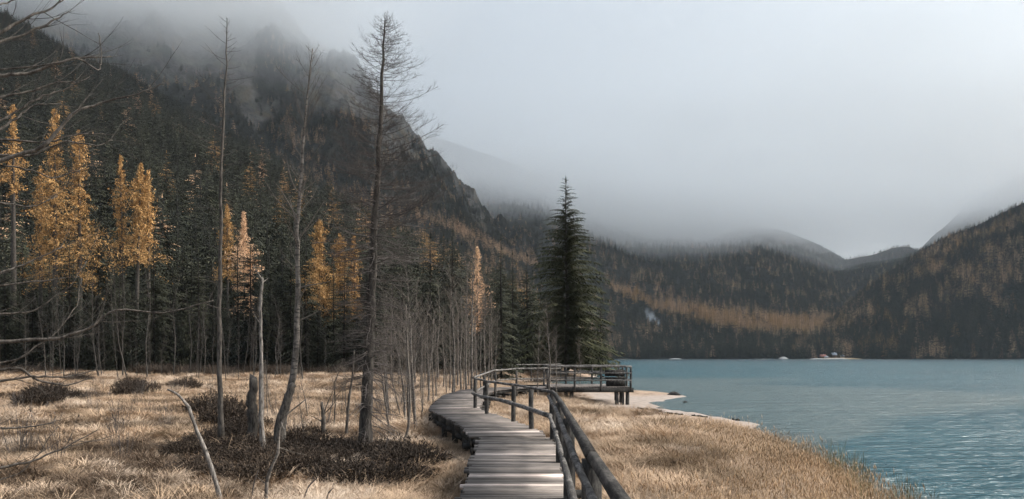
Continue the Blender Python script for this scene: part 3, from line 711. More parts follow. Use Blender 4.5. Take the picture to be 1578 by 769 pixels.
# sticks in the grass
for px, pb, tx, ty, lab in ((460,770,490,735,'short dark stick leaning in the grass at the bottom edge'),(498,772,514,752,'stubby stick poking up beside the bottom grass tufts'),(592,710,600,660,'thin dry stick beside the boardwalk grass'),(385,768,398,725,'dark stick near the foot of the crooked sapling'),(555,700,640,690,'long fallen branch lying on the dark heath')):
    snag('dry_stick', lab, 'stick', px, pb, [(px,pb),((px+tx)/2,(pb+ty)/2-3),(tx,ty)], .014, .006, M_twig, [((px+tx)/2,(pb+ty)/2,(px+tx)/2+8,(pb+ty)/2-14,.005)], False)

PAIR2 = [(-.86,16.25,.66,16.4),(-.95,17.4,.55,17.6),(-1.48,20.3,0.05,20.1),(-2.46,24.4,-1.02,24.6),(-2.72,27.5,-1.12,28.2),(-2.88,34,-1.2,33.6),(-2.5,39.3,-.95,38.2),(-1.4,42.2,-.3,40.6),(.4,44.2,.9,42.0),(1.85,44.7,1.95,42.6)]
def on_walk(x, y):
    m_ = (y < 16.1) & (x > -.72) & (x < .86)
    PA = np.array(PAIR2[:8]); lx0 = np.interp(y, PA[:,1], PA[:,0]); rx0 = np.interp(y, PA[:,3], PA[:,2]); return m_ | ((y >= 16.0) & (y < 42) & (x > lx0-.1) & (x < rx0+.1))
# birch thicket in the middle; all with own mesh variants
thick = []
for i in range(6):
    T = [(0,0,-.1),((i-3)*.04,.0,2.2),(.06*(i%3),.05,4.4),(.1-.07*i,.1,6.6)]
    thick.append(bare_tree(200+i, T, .06, 60, .15, lambda h,a: np.interp(h,[.2,.5,.8,1],[.6,1.0,.8,.25]), lambda h: .8, lambda h: .4, twigs=11, tw_len=.42, wig=.2, br=.18, sub=0, k=6, top_r=.1))
thick_m = [(a.mesh('trunk', M_birch, True), b_.mesh('crown', M_twigp)) for a, b_ in thick]
sp = [(697,398,34),(711,440,36),(718,405,44),(727,380,38),(741,455,40),(752,460,48),(765,478,52),(693,452,48),(684,470,54),(672,480,42),(660,450,56),(648,462,50),(640,430,60),(630,470,62),(615,482,58),(603,440,66),
      (705,430,60),(735,430,62),(748,420,70),(758,445,66),(675,430,70),(655,490,68),(722,470,58),(668,505,36),(688,500,44),(700,495,39),(635,500,44),(715,500,50),(731,500,46)]
for i, (px, pt, Y) in enumerate(sp):
    while on_walk(np.array([(px-789)/F*Y-.15]), np.array([Y]))[0] or on_walk(np.array([(px-789)/F*Y+.15]), np.array([Y]))[0]: Y += 1.5
    x = (px-789)/F*Y; z = gz(x, Y); h = EYE+(551-pt)/F*Y - z; k = i % 6
    e = thing('birch_tree', 'slender pale leafless birch in the thicket left of the boardwalk bend', 'birch', (x, Y, z), rs.rand()*6.28, 'young birches in the thicket by the boardwalk')
    s_ = h/6.6; e.scale = (s_*1.0, s_*1.0, s_)
    part('trunk', thick_m[k][0], e); part('crown', thick_m[k][1], e)
for px, pt, Y, lab in ((845,462,40,'pale thin birch standing alone in front of the viewing platform railing'),(829,500,41,'low twiggy birch left of the one before the platform'),(858,505,41.3,'spindly young birch right of the one before the platform'),(893,520,52,'small bush-like birch behind the platform corner')):
    x = (px-789)/F*Y; z = gz(x, Y); h = EYE+(551-pt)/F*Y - z; s_ = h/6.6
    e = thing('birch_tree', lab, 'birch', (x, Y, z), rs.rand()*6, 'young birches near the platform'); e.scale = (s_*1.2, s_*1.2, s_)
    part('trunk', thick_m[0][0], e); part('crown', thick_m[0][1], e)
for i in range(34):
    right = i % 2; px = (590+115*rs.rand()) if right else (375+190*rs.rand()); Y = (22+16*rs.rand()) if right else (18.5+14*rs.rand()); hh = (1.8+3.2*rs.rand()) if right else (.9+2.2*rs.rand()**1.5)
    x = (px-789)/F*Y
    if on_walk(np.array([x]), np.array([Y]))[0] or x > -2.4 and Y > 15 and right and Y < 40 and px > 640: continue
    z = gz(x, Y); wv = 'right of the bare larch' if px > 580 else 'between the birch and the bare larch' if px > 455 else 'around the stump and the birch foot'
    e = thing('sapling', 'thin leafless twiggy sapling '+wv, 'sapling', (x, Y, z), rs.rand()*6.28, 'thin leafless saplings '+wv); s_ = hh/6.6; e.scale = (s_*1.25, s_*1.25, s_); e.rotation_euler = ((rs.rand()-.5)*.3, (rs.rand()-.5)*.4, rs.rand()*6)
    part('trunk', thick_m[i % 6][0], e); part('crown', thick_m[i % 6][1], e)
# thin bare stems along the forest edge
stems = []
for i in range(5):
    T = [(0,0,-.1),(.22*(i-2),0,4),(.5*math.sin(i*2.1),.1,8),(.35*math.cos(i*3),.1,12)]
    stems.append(bare_tree(230+i, T, .075, 46, .22, lambda h,a: np.interp(h,[.2,.6,1],[1.0,1.5,.5]), lambda h: .6, lambda h: .3, twigs=4, tw_len=.4, wig=.2, br=.16, k=5, top_r=.15))
stems_m = [(a.mesh('trunk', M_stem, True), b_.mesh('crown', M_twig)) for a, b_ in stems]
for i in range(96):
    px = -120+700*((i+rs.rand())/96) if i < 84 else 560+200*rs.rand(); Y = 70+42*rs.rand(); px += 18*math.sin(i*1.7); x = (px-789)/F*Y; z = gz(x, Y)
    e = thing('thin_bare_tree', 'thin grey leafless tree '+spot_words(x, Y), 'bare tree', (x, Y, z), rs.rand()*6.28, 'thin leafless trees '+spot_words(x, Y))
    h = 5+7*rs.rand()**1.4; s_ = h/12; w_ = s_*(.5+.8*rs.rand()); e.scale = (w_, w_, s_); e.rotation_euler[1] = (rs.rand()-.5)*.22
    part('trunk', stems_m[i % 5][0], e); part('crown', stems_m[i % 5][1], e)

# tree outside the frame whose boughs hang into the picture
def bough(mb, pts, Y, w0, w1, r, tw=6, yj=.5):
    pts = np.array(pts, float); n = 5*(len(pts)-1)+1; tt = np.linspace(0, len(pts)-1, n)
    x = np.interp(tt, range(len(pts)), pts[:,0]); y = np.interp(tt, range(len(pts)), pts[:,1])
    k_ = np.array([.25,.5,.25]); xs_ = np.convolve(np.pad(x,1,'edge'), k_, 'valid'); ys_ = np.convolve(np.pad(y,1,'edge'), k_, 'valid')
    d = Y + yj*np.linspace(-.5,.5,n) + (r.rand(n)-.5)*.03
    P = np.stack([(xs_-789)/F*d, d, EYE+(551-ys_)/F*d], -1); P += (r.rand(n,3)-.5)*.012
    mb.tube(P, np.linspace(w0, w1, n), 5)
    for q in range(tw):
        f = .3+.7*r.rand(); c_, bd = along(P, f); dd = bd*.8+np.array([0,0,(r.rand()-.4)*1.4])+(r.rand(3)-.5)*.4
        W = limb(mb, r, c_, dd, .18+.4*r.rand(), w1*.8, 6, .3, .25, 4)
        for s2 in range(2):
            c2, b2 = along(W, .3+.6*r.rand()); limb(mb, r, c2, b2+(r.rand(3)-.5), .08+.12*r.rand(), w1*.45, 3, .2, .3, 3)
r = np.random.RandomState(11)
def bough_tree(label, Y, tx, segs, tseed, name='bare_tree'):
    x0 = (tx-789)/F*Y; z0 = gz(x0, Y); e = thing(name, label, 'bare tree', (x0, Y, z0))
    tk = MB(); tk.tube([(0,0,-.15),(.05,0,1),(-.05,.05,2.2),(0,0,3.6),(.1,0,5)], [.13,.1,.085,.06,.03], 9); part('trunk', tk.mesh('trunk', M_bark, True), e)
    cb = MB()
    for pts, a, b_, tw in segs: bough(cb, [(tx, pts[0][1]+ (30 if pts[0][1] < 400 else 15))]+pts, Y, a, b_, r, tw)
    cb.v = [v-np.array([x0, Y, z0]) for v in cb.v]
    part('crown', cb.mesh('crown', M_barkg), e)
bough_tree('bare grey boughs reaching in from the upper left over the forest', 6.3, -330, [
    ([(-40,62),(3,50),(38,28),(76,15),(99,-2)], .020,.005,6), ([(-40,80),(0,66),(50,48),(86,30),(106,18)], .018,.004,7), ([(-60,125),(0,117),(40,114),(100,94),(130,88),(172,87)], .022,.004,8),
    ([(-60,5),(-10,8),(14,4),(30,-6)], .012,.004,2), ([(80,100),(120,88),(152,110),(157,95),(151,48)], .007,.004,2), ([(-50,215),(0,200),(30,178),(50,162),(100,160)], .016,.004,7),
    ([(-50,262),(0,248),(66,228),(116,172),(152,160),(213,144),(256,128)], .024,.004,9), ([(-50,230),(0,215),(76,220),(120,205),(180,208)], .014,.003,8),
    ([(-50,245),(0,238),(45,242),(100,216),(150,225),(174,215)], .015,.003,7), ([(-40,262),(0,254),(50,262),(80,276),(126,262)], .012,.003,7), ([(-40,160),(0,150),(50,140),(90,125),(120,128)], .014,.003,8),
    ([(-40,312),(0,312),(50,320),(90,300)], .012,.003,5), ([(-40,190),(0,188),(60,150),(100,138),(140,118)], .014,.003,6)], 1)
bough_tree('low bare boughs drooping in from the left above the marsh grass', 7.2, -420, [
    ([(-40,440),(0,420),(45,405),(96,380)], .018,.004,6), ([(-50,445),(0,440),(65,433),(126,425)], .014,.003,6), ([(-50,530),(0,527),(91,522),(137,506),(177,476),(253,484),(334,461)], .024,.004,9),
    ([(-50,470),(0,485),(50,480),(110,440),(135,400)], .012,.003,6), ([(-50,575),(0,570),(30,567),(56,585),(101,595),(147,580)], .022,.004,6), ([(-50,592),(0,588),(50,580),(101,582),(150,570)], .018,.004,6),
    ([(20,560),(60,530),(85,515),(120,470),(125,425)], .010,.003,5), ([(-50,730),(0,721),(50,711),(101,689),(154,661)], .020,.004,7), ([(-50,665),(0,660),(45,658),(83,652),(86,640)], .014,.003,4), ([(-50,752),(0,740),(30,730),(60,700),(90,655)], .008,.003,4)], 2)

# hero spruce
cb, tb = conifer(300, 25, 7.4, 56, 15, 17, .15, zb=.05, droop=.22, power=.74, gap=.2, sparse=.08)
Y = 100; x = (872-789)/F*Y
e = thing('spruce_tree', 'tall lone pointed spruce behind the viewing platform by the lake', 'spruce', (x, Y, gz(x, Y)-.1))
part('crown', cb.mesh('crown', M_sprucehero), e); part('trunk', tb.mesh('trunk', M_bark), e)
e.scale = (1, 1, (EYE+283/F*Y-gz(x,Y))/25.2)

# ------------------------------------------------------------------ boardwalk
DZ = .55
PAIR = [(-.52,-3,.62,-3),(-.55,5,.60,5),(-.56,9,.62,9),(-.60,13,.72,13),(-.62,16.0,.78,15.9)]
bw = thing('boardwalk', 'weathered grey plank boardwalk winding across the marsh to the platform', 'boardwalk', (0, 0, 0))
dk = MB(); stl = MB(); bm_ = MB(); rp = np.random.RandomState(21)
pale_at = [9.95, 10.75, 13.05, 16.2, 17.1, 25.3]; 
def lay(PA, first):
    PA = np.array(PA, float); c = (PA[:,:2]+PA[:,2:])/2; s_ = np.r_[0, np.cumsum(np.linalg.norm(np.diff(c, axis=0), axis=1))]
    n = int(s_[-1]/.125); g = .011
    for i in range(n):
        a, b_ = s_[-1]*i/n, s_[-1]*(i+1)/n
        q0 = np.array([np.interp(a, s_, PA[:,k]) for k in range(4)]); q1 = np.array([np.interp(b_-g, s_, PA[:,k]) for k in range(4)])
        oh = rp.rand(2)**2*.11; dz = (rp.rand(4)-.5)*.014; z = DZ
        ym = (q0[1]+q0[3])/2; pale = any(abs(ym-p) < .08 for p in pale_at)
        d0 = (q0[:2]-q0[2:]); d0 /= np.linalg.norm(d0)
        L0, R0 = q0[:2]+d0*oh[0], q0[2:]-d0*oh[1]; L1, R1 = q1[:2]+d0*oh[0], q1[2:]-d0*oh[1]
        tp = [(*L0, z+dz[0]), (*R0, z+dz[1]), (*R1, z+dz[2]), (*L1, z+dz[3])]
        bv = np.array(tp + [(p[0], p[1], p[2]-.045) for p in tp])
        f = [(0,1,2,3),(7,6,5,4),(0,4,5,1),(1,5,6,2),(2,6,7,3),(3,7,4,0)]
        if pale:
            mb = MB(); bv[:,2] += .008; mb.add(bv, f, .6+.4*rp.rand()); part('pale_plank', mb.mesh('pale_plank', M_plankn), bw, label='newer pale plank')
        else: dk.add(bv, f, .95*rp.rand())
    for side, off in ((0, .12), (2, -.12), (None, 0)):  # stringers
        if side is None: P = [( *c_, DZ-.13) for c_ in c]
        else:
            P = []
            for row in PA:
                d_ = row[2:]-row[:2]; d_ /= np.linalg.norm(d_); p = (row[:2] if side == 0 else row[2:]) + d_*off; P.append((*p, DZ-.13))
        stl.tube(P, .085, 6)
    for st in np.arange(.6, s_[-1], 1.9):
        q = np.array([np.interp(st, s_, PA[:,k]) for k in range(4)]); d_ = q[2:]-q[:2]; d_ /= np.linalg.norm(d_)
        a = q[:2]-d_*.12; b_ = q[2:]+d_*.3
        bm_.tube([(*a, DZ-.27), (*b_, DZ-.27)], .065, 6)
        for p in (q[:2]+d_*.1, q[2:]-d_*.12): pp = MB(); pp.tube([(*p, gz(*p)-.2), (*p, DZ-.28)], [.085,.075], 7); part('support_post', pp.mesh('support_post', M_beam), bw)
lay(PAIR, True); lay(PAIR2, False)
part('deck', dk.mesh('deck', M_plank), bw); part('stringer', stl.mesh('stringer', M_beam), bw); part('crossbeam', bm_.mesh('crossbeam', M_beam), bw)
def fascia(PA):
    mb = MB(); PA = np.array(PA, float)
    for a, b_ in zip(PA[:-1], PA[1:]):
        L = np.hypot(*(b_[:2]-a[:2])); n = max(1, int(L/1.4))
        for i in range(n):
            p = a[:2]+(b_[:2]-a[:2])*(i+.5)/n; ang = math.atan2(b_[1]-a[1], b_[0]-a[0])
            for q in range(2): mb.box((p[0]+.02+.02*q, p[1], DZ-.14-.16*q-.02*rp.rand()), (L/n-.02, .045, .145), ang, col=rp.rand())
    part('side_board', mb.mesh('side_board', M_beam), bw)
fascia(PAIR[1:]); fascia(PAIR2[:7])
# near railing
def wob(P, r, amp=.015, n=6):
    P = np.array(P, float); out = []
    for a, b_ in zip(P[:-1], P[1:]):
        for i in range(n): out.append(a+(b_-a)*i/n)
    out.append(P[-1]); out = np.array(out); out[1:-1] += (r.rand(len(out)-2, 3)-.5)*amp*2; return out
rr = np.random.RandomState(31)
rl = thing('wooden_railing', 'rough log railing along the right side of the boardwalk', 'railing', (0, 0, 0))
PST = [(.38,-1.4),(.43,1.9),(.50,5.4),(.60,9.0),(.70,12.2),(.76,15.6),(.38,17.9),(-.02,19.9),(-.76,22.7),(-1.22,25.4),(-1.12,31),(-.85,38.2),(.2,41.4),(1.85,42.45)]
RH = DZ+.93
for i, (x, y) in enumerate(PST):
    mb = MB(); wd = .075 if i < 6 else .065
    lean = (rr.rand(2)-.5)*.05
    mb.tube(wob([(x+.05,y,DZ-.5),(x+.05+lean[0],y+lean[1],RH-.02)], rr, .006, 5), wd*(1+.06*(rr.rand(6)-.5)), 6); part('post', mb.mesh('post', M_post), rl)
def rail(name, pts, rd, m, k=8, lab=None, amp=.004, smooth=True):
    pts = [np.array(p, float) for p in pts]; i = 0
    while i < len(pts)-1:                    # one log spans two posts, butted beside the next
        j = min(i+2, len(pts)-1); a, b_ = pts[i].copy(), pts[j].copy(); d = (b_-a)/np.linalg.norm(b_-a); off = (rr.rand(3)-.5)*.02
        if np.linalg.norm(np.cross(pts[i+1]-a, d)) > .12: j = i+1; b_ = pts[j].copy(); d = (b_-a)/np.linalg.norm(b_-a)
        P = np.linspace(a-d*.09, b_+d*.09, 9)+off; P[1:-1] += (rr.rand(7,3)-.5)*amp*2; P[:,2] += .012*np.sin(np.linspace(0,3.1,9))*(rr.rand()-.5)*2
        mb = MB(); R0 = rd*(.92+.16*rr.rand()); mb.tube(P, np.linspace(R0*1.06, R0*.92, 9)*(1+.05*(rr.rand(9)-.5)), k); part(name, mb.mesh(name, m, smooth), rl, label=lab); i = j
rail('rail', [(x-.04, y, DZ+.46) for x, y in PST[:6]], .036, M_log, lab='pale lower rail log')
rail('rail', [(x-.05, y, RH-.09) for x, y in PST[:6]], .029, M_log, lab='pale upper rail log')
rail('handrail', [(x+.035, y, RH+.01) for x, y in PST[:6]], .045, M_logd, 6, lab='thick dark handrail timber', smooth=False)
rail('rail', [(x+(-.03 if i < 5 else .02), y-.03, DZ+.47) for i, (x, y) in enumerate(PST[5:10])], .05, M_log, lab='thick lower rail log')
rail('rail', [(x, y-.02, RH) for x, y in PST[5:10]], .032, M_log, lab='thin upper rail pole')
rail('rail', [(x, y, RH+.03+.02*i) for i, (x, y) in enumerate(PST[9:14])], .04, M_log)
rail('rail', [(x, y, DZ+.5) for x, y in PST[9:14]], .032, M_log)
# platform
PX0, PX1, PY0, PY1 = 1.9, 6.35, 42.6, 47.4; PZ = .58
pf = thing('viewing_platform', 'raised wooden viewing platform on thick posts at the sandy shore', 'platform', (4, 45, gz(4, 45)))
def pp_(name, mb, m, lab=None, th=pf):
    L = np.array(th.location); mb.v = [v-L for v in mb.v]; return part(name, mb.mesh(name, m), th, label=lab)
mb = MB(); n = 30
for i in range(n):
    xx = PX0+(PX1-PX0)*(i+.5)/n; mb.box((xx,(PY0+PY1)/2,PZ-.02),((PX1-PX0)/n-.01,PY1-PY0,.045), col=.2+.6*rp.rand())
pp_('deck', mb, M_plank)
for yy in (PY0+.06, (PY0+PY1)/2, PY1-.06):
    mb = MB(); mb.box(((PX0-1.3+PX1)/2+.05, yy, PZ-.165),(PX1-PX0+1.5,.16,.24)); pp_('beam', mb, M_beam)
for (x, y) in ((PX1-.15,PY0+.2),(PX1-.42,PY0+.25),(PX1-.72,PY0+.2),(3.2,PY0+.25),(PX1-.2,PY1-.3),(3.2,PY1-.3),(PX1-.2,45)):
    mb = MB(); mb.tube(wob([(x,y,gz(x,y)-.3),(x,y,PZ-.29)], rp, .01, 4), .105, 8); pp_('support_post', mb, M_post)
pr = thing('platform_railing', 'grey log railing around the viewing platform', 'railing', (4, 45, PZ))
ring = [(PX0,PY0),(3.35,PY0),(4.75,PY0),(PX1,PY0),(PX1,44.2),(PX1,45.8),(PX1,PY1),(4.75,PY1),(3.2,PY1),(PX0,PY1)]
for x, y in ring:
    mb = MB(); mb.tube(wob([(x,y-.02,PZ-.25),(x,y-.02,PZ+1.08)], rp, .008, 4), .06, 8); pp_('post', mb, M_post, th=pr)
for z, rd in ((PZ+1.09,.05),(PZ+.74,.04),(PZ+.36,.04)):
    mb = MB(); mb.tube(wob([(x, y-.06 if y == PY0 else y, z) for x, y in ring], rp, .012, 4), rd, 7); pp_('rail', mb, M_log, th=pr)
bn = thing('bench', 'dark wooden bench with solid sides in the platform corner', 'bench', (5.65, 43.5, PZ))
for nm, c_, sz in (('seat',(5.65,43.5,PZ+.47),(1.1,.5,.06)),('side_panel',(5.65,43.3,PZ+.22),(1.0,.06,.44)),('leg',(5.2,43.6,PZ+.22),(.08,.4,.44)),('leg',(6.1,43.6,PZ+.22),(.08,.4,.44)),('backrest',(5.65,43.78,PZ+.72),(1.1,.05,.35))):
    mb = MB(); mb.box(c_, sz); pp_(nm, mb, M_logd, th=bn)
fr = thing('wooden_railing', 'distant thin railing seen beyond the boardwalk bend', 'railing', (0, 84, .3))
fp = [(-1.8,76),(0,80),(2,83),(4,86),(5.5,90)]
for x, y in fp:
    mb = MB(); mb.tube([(x,y,-.6),(x,y,1.45)], .06, 6); pp_('post', mb, M_post, th=fr)
for z in (1.42, .95):
    mb = MB(); mb.tube([(x,y,z) for x, y in fp], .05, 6); pp_('rail', mb, M_log, th=fr)

# ------------------------------------------------------------------ shore things
def rock(name, label, loc, sx, sy, sz, seed, cat='rock', m=None, flat=0):
    bmn = np.random.RandomState(seed); mb = MB(); nu, nv = 18, 11; V = []
    for j in range(nv):
        th = math.pi*j/(nv-1)
        for i in range(nu):
            a = 2*math.pi*i/nu; d = np.array([math.sin(th)*math.cos(a), math.sin(th)*math.sin(a), math.cos(th)])
            q = 1+.5*(N3.fbm(np.array([d[0]*1.6+seed+d[2]]), np.array([d[1]*1.6+d[2]*1.3]), 4)[0]-.5)*2; V.append(d*q*np.array([sx, sy, sz]))
    f = [(j*nu+i, (j+1)*nu+i, (j+1)*nu+(i+1) % nu, j*nu+(i+1) % nu) for j in range(nv-1) for i in range(nu)]
    mb.add(V, f); return thing(name, label, cat, loc, data=mb.mesh(name, m or M_beam, True))
rk = P2W(1039, 608, 53.5)
rock('boulder', 'dark rounded boulder at the tip of the sand spit', (rk[0], 53.5, LAKE+.08), .42, .35, .2, 3)
rock('stone', 'small dark stone breaking the water below the boulder', ((1056-789)/F*46, 46, LAKE), .14, .12, .09, 8)
def log(label, a, b_, rd, seed):
    r_ = np.random.RandomState(seed); pa = np.array([(a[0]-789)/F*a[2], a[2]]); pb = np.array([(b_[0]-789)/F*b_[2], b_[2]])
    o = (pa+pb)/2; z = max(gz(*o), LAKE)
    P = [(*(pa-o), max(gz(*pa),LAKE)-z+rd*.6), (0,0.05,rd*.7), (*(pb-o), max(gz(*pb),LAKE)-z+rd*.6)]
    mb = MB(); mb.tube(wob(P, r_, .03, 5), rd, 7); thing('driftwood', label, 'driftwood', (*o, z), data=mb.mesh('driftwood', M_beam, True))
log('black driftwood log across the sand nearest the platform', (983,634,39.5), (1018,639,37), .06, 1)
log('thin black driftwood stick on the sand further right', (1026,643,36), (1052,647,34.5), .045, 2)
log('last short black driftwood piece at the end of the sand', (1066,648,34), (1090,650,33.3), .04, 3)
log('small driftwood stub at the water line', (1128,652,32.6), (1140,653,32.4), .04, 4)

# far shore hamlet
M_wall, t, b = mat('white_plaster'); b.inputs['Base Color'].default_value = (.62,.58,.54,1)
M_woodw, t, b = mat('brown_timber'); t.links.new(ramp(t, noise(t, 2, 4), [(.3,(.10,.06,.04)),(.7,(.18,.12,.08))]), b.inputs['Base Color'])
M_red, t, b = mat('red_roof_sheet'); t.links.new(ramp(t, noise(t, 1, 4), [(.3,(.34,.15,.12)),(.7,(.46,.22,.18))]), b.inputs['Base Color'])
M_groof, t, b = mat('grey_roof_sheet'); t.links.new(ramp(t, noise(t, 1, 4), [(.3,(.25,.27,.3)),(.7,(.5,.52,.56))]), b.inputs['Base Color'])
M_glass, t, b = mat('window_glass', .1, .5); b.inputs['Base Color'].default_value = (.03,.035,.04,1)
def house(label, px, Y, wx, wy, hw, hr, mw, mr, z0):
    x = (px-789)/F*Y; e = thing('house', label, 'house', (x, Y, z0))
    mb = MB(); a, c = wx/2, wy/2
    mb.add([(-a,-c,-.5),(a,-c,-.5),(a,c,-.5),(-a,c,-.5),(-a,-c,hw),(a,-c,hw),(a,c,hw),(-a,c,hw),(-a,0,hw+hr),(a,0,hw+hr)],
        [(0,1,5,4),(1,2,6,9,5),(2,3,7,6),(3,0,4,8,7)]); part('wall', mb.mesh('wall', mw), e)
    mb = MB(); o = .6
    for sg in (-1, 1):
        y0 = sg*(c+o); z_ = hw - hr*o/c
        v = [(-a-o,y0,z_+.05),(a+o,y0,z_+.05),(a+o,0,hw+hr+.05),(-a-o,0,hw+hr+.05)]; mb.add(v+[(p[0],p[1],p[2]+.25) for p in v], [(0,1,2,3),(4,5,6,7),(0,1,5,4),(1,2,6,5),(3,0,4,7)])
    ro = part('roof', mb.mesh('roof', mr), e)
    mb = MB(); mb.box((a*.4, c*.3, hw+hr+.2), (.7,.7,1.8)); part('chimney', mb.mesh('chimney', M_wall), ro)
    for k in range(3):
        mb = MB(); mb.box((-a+wx*(k+.5)/3, -c-.02, hw*.55), (1.0,.08,1.1)); part('window', mb.mesh('window', M_glass), e)
    mb = MB(); mb.box((a*.33, -c-.03, .8), (1.0,.07,2.0)); part('door', mb.mesh('door', M_woodw), e)
house('small lodge with pink-red roof on the far shore', 1268, 1291, 8.5, 7, 2.6, 2.8, M_woodw, M_red, 1.5)
house('low white-walled cabin beside the red-roofed lodge on the far shore', 1273, 1287, 5, 4, 2.2, 1.4, M_wall, M_groof, .6)
house('tallest far-shore house with pale grey gabled roof and white storey', 1285, 1296, 7.5, 7, 4.6, 3.2, M_woodw, M_groof, 2.0)
house('small grey-roofed hut right of the other far-shore houses', 1298, 1295, 4.5, 4, 2.4, 1.6, M_wall, M_groof, 2.0)
M_bankp, t, b = mat('pale_gravel'); t.links.new(ramp(t, noise(t, .8, 6, vec=geompos(t)), [(.3,(.42,.40,.38)),(.7,(.66,.63,.6))]), b.inputs['Base Color'])
M_bankg, t, b = mat('dry_lawn'); t.links.new(ramp(t, noise(t, .3, 6, vec=geompos(t)), [(.3,(.32,.22,.12)),(.7,(.5,.38,.24))]), b.inputs['Base Color'])
def bank(name, px0, px1, Y, h, dep, m, seed):
    x0, x1 = (px0-789)/F*Y, (px1-789)/F*Y; nx, ny = 40, 12
    X, YY = np.meshgrid(np.linspace(x0, x1, nx), np.linspace(Y-dep/2, Y+dep/2, ny))
    q = (1-((X-(x0+x1)/2)/((x1-x0)/2))**2)*(1-((YY-Y)/(dep/2))**2)
    Z = LAKE-.6 + (h+.6)*np.clip(q, 0, 1)**.6*(1+.25*(N1.fbm(X/8+seed, YY/8, 3)-.5))
    tag(grid_object(name, X, YY, Z, m, {}), kind='structure')
bank('gravel_bank', 1199, 1214, 1284, 4.0, 12, M_bankp, 1); bank('gravel_beach', 1150, 1204, 1287, .9, 10, M_bankp, 2); bank('gravel_beach', 1246, 1272, 1280, 1.4, 12, M_bankp, 3)
bank('lawn_bank', 1256, 1330, 1289, 2.4, 22, M_bankg, 4); bank('gravel_beach', 1262, 1312, 1279, 1.5, 8, M_bankp, 5); bank('gravel_beach', 1030, 1052, 1285, 1.3, 10, M_bankp, 6)

# ------------------------------------------------------------------ grass, reeds, shrubs
def clump(seed, n, L, wd, spread, lean, m, name, curl=1.0, heads=0):
    r = np.random.RandomState(seed); mb = MB()
    for i in range(n):
        a = r.rand()*6.283; p = np.array([math.cos(a), math.sin(a), 0])*spread*math.sqrt(r.rand()); a2 = a+(r.rand()-.5)*1.6
        d = np.array([math.cos(a2)*lean*(.3+r.rand()), math.sin(a2)*lean*(.3+r.rand()), 1]); d /= np.linalg.norm(d)
        l = L*(.5+.7*r.rand()); sd_v = np.array([-math.sin(a2+.5), math.cos(a2+.5), 0])*wd*(.6+.8*r.rand()); P = [p]
        for s_ in range(3): d = d+np.array([math.cos(a2)*.35, math.sin(a2)*.35, -.42])*curl*r.rand(); d /= np.linalg.norm(d); P.append(P[-1]+d*l/3)
        v = [P[0]-sd_v, P[0]+sd_v, P[1]-sd_v*.9, P[1]+sd_v*.9, P[2]-sd_v*.7, P[2]+sd_v*.7, P[3]]
        mb.add(v, [(0,1,3,2),(2,3,5,4),(4,5,6)], .25+.75*r.rand())
        if heads and r.rand() < heads:
            q = P[3]; h = l*.2; mb.add([q+(0,0,h), q+(wd*3,0,h*.3), q+(-wd*3,0,h*.3), q+(0,wd*3,h*.3), q+(0,-wd*3,h*.3), q-(0,0,h*.5)], [(0,1,3),(0,3,2),(0,2,4),(0,4,1),(5,3,1),(5,2,3),(5,4,2),(5,1,4)], .8)
    return mb.mesh(name, m)
GC = [clump(400+i, 110, .34, .0035, .16, .9, M_grass, 'dry_grass', 1.5) for i in range(4)]
rg = np.random.RandomState(88)
def region(n, x0, x1, y0, y1, pw=1.0):
    y = y0+(y1-y0)*rg.rand(n)**pw; x = x0+(x1-x0)*rg.rand(n); return x, y
L = []
for n, x0, x1, y0, y1, s_, far in ((26000,-13,9,6,22,1.0,0),(22000,-30,10,20,48,1.35,1),(16000,-70,10,45,118,2.0,2)):
    x, y = region(n, x0, x1, y0, y1); d = shore_dist(x, y); dm = dark_mask(x, y); sm = sand_mask(x, y)
    ok = (d > .5) & (rg.rand(n) > dm*.93) & (rg.rand(n) > sm*1.3) & ~on_walk(x, y) & (np.abs(x/y*F) < 900)
    ok &= rg.rand(n) < .35+1.2*N2.fbm(x/1.6, y/1.6, 3)
    ok &= ~((y > 27) & (x > 3.5) & (rg.rand(n) < sstep(6.5, 3, d)))
    x, y = x[ok], y[ok]; z = ground_z(x, y); k = len(x); sc_ = s_*(.6+.7*rg.rand(k))*(.75+.6*N1.fbm(x/2, y/2, 3))
    L.append(np.c_[x, y, z-.02, sc_, rg.randint(0, 4, k), np.full(k, .5), sc_*(.8 if far < 2 else .6)])
make_instancer('dry_grass', np.concatenate(L), GC, 'pale dry marsh grass in soft tufts')
HB = [clump(440+i, 70, .2, .004, .17, .9, M_heath, 'dead_heather', 1.2) for i in range(3)]
x, y = region(48000, -45, 1, 8, 60, 1.4); dm = dark_mask(x, y); ok = (rg.rand(len(x)) < dm*.9) & ~on_walk(x, y) & (np.abs(x/y*F) < 900); x, y = x[ok], y[ok]; k = len(x); sc_ = (.6+.8*rg.rand(k))*(1+sstep(20, 60, y))
make_instancer('dead_heather', np.c_[x, y, ground_z(x, y)-.02, sc_, rg.randint(0, 3, k), np.full(k, .5), sc_], HB, 'dark brown dead heather in low patches between the pale grass')
UB = [clump(445+i, 120, 1.3, .012, .6, .7, M_shrub, 'undergrowth', .5) for i in range(2)]
x, y = region(5200, -75, 6, 74, 122, .6); ok = (rg.rand(len(x)) < sstep(.42,.6,N3.fbm(x/7, y/7, 3)+ (y-98)/90)); x, y = x[ok], y[ok]; k = len(x); sc_ = .4+.9*rg.rand(k)
make_instancer('undergrowth', np.c_[x, y, ground_z(x, y)-.05, sc_, rg.randint(0, 2, k), np.full(k, .3), sc_], UB, 'dark brushy undergrowth at the foot of the forest')
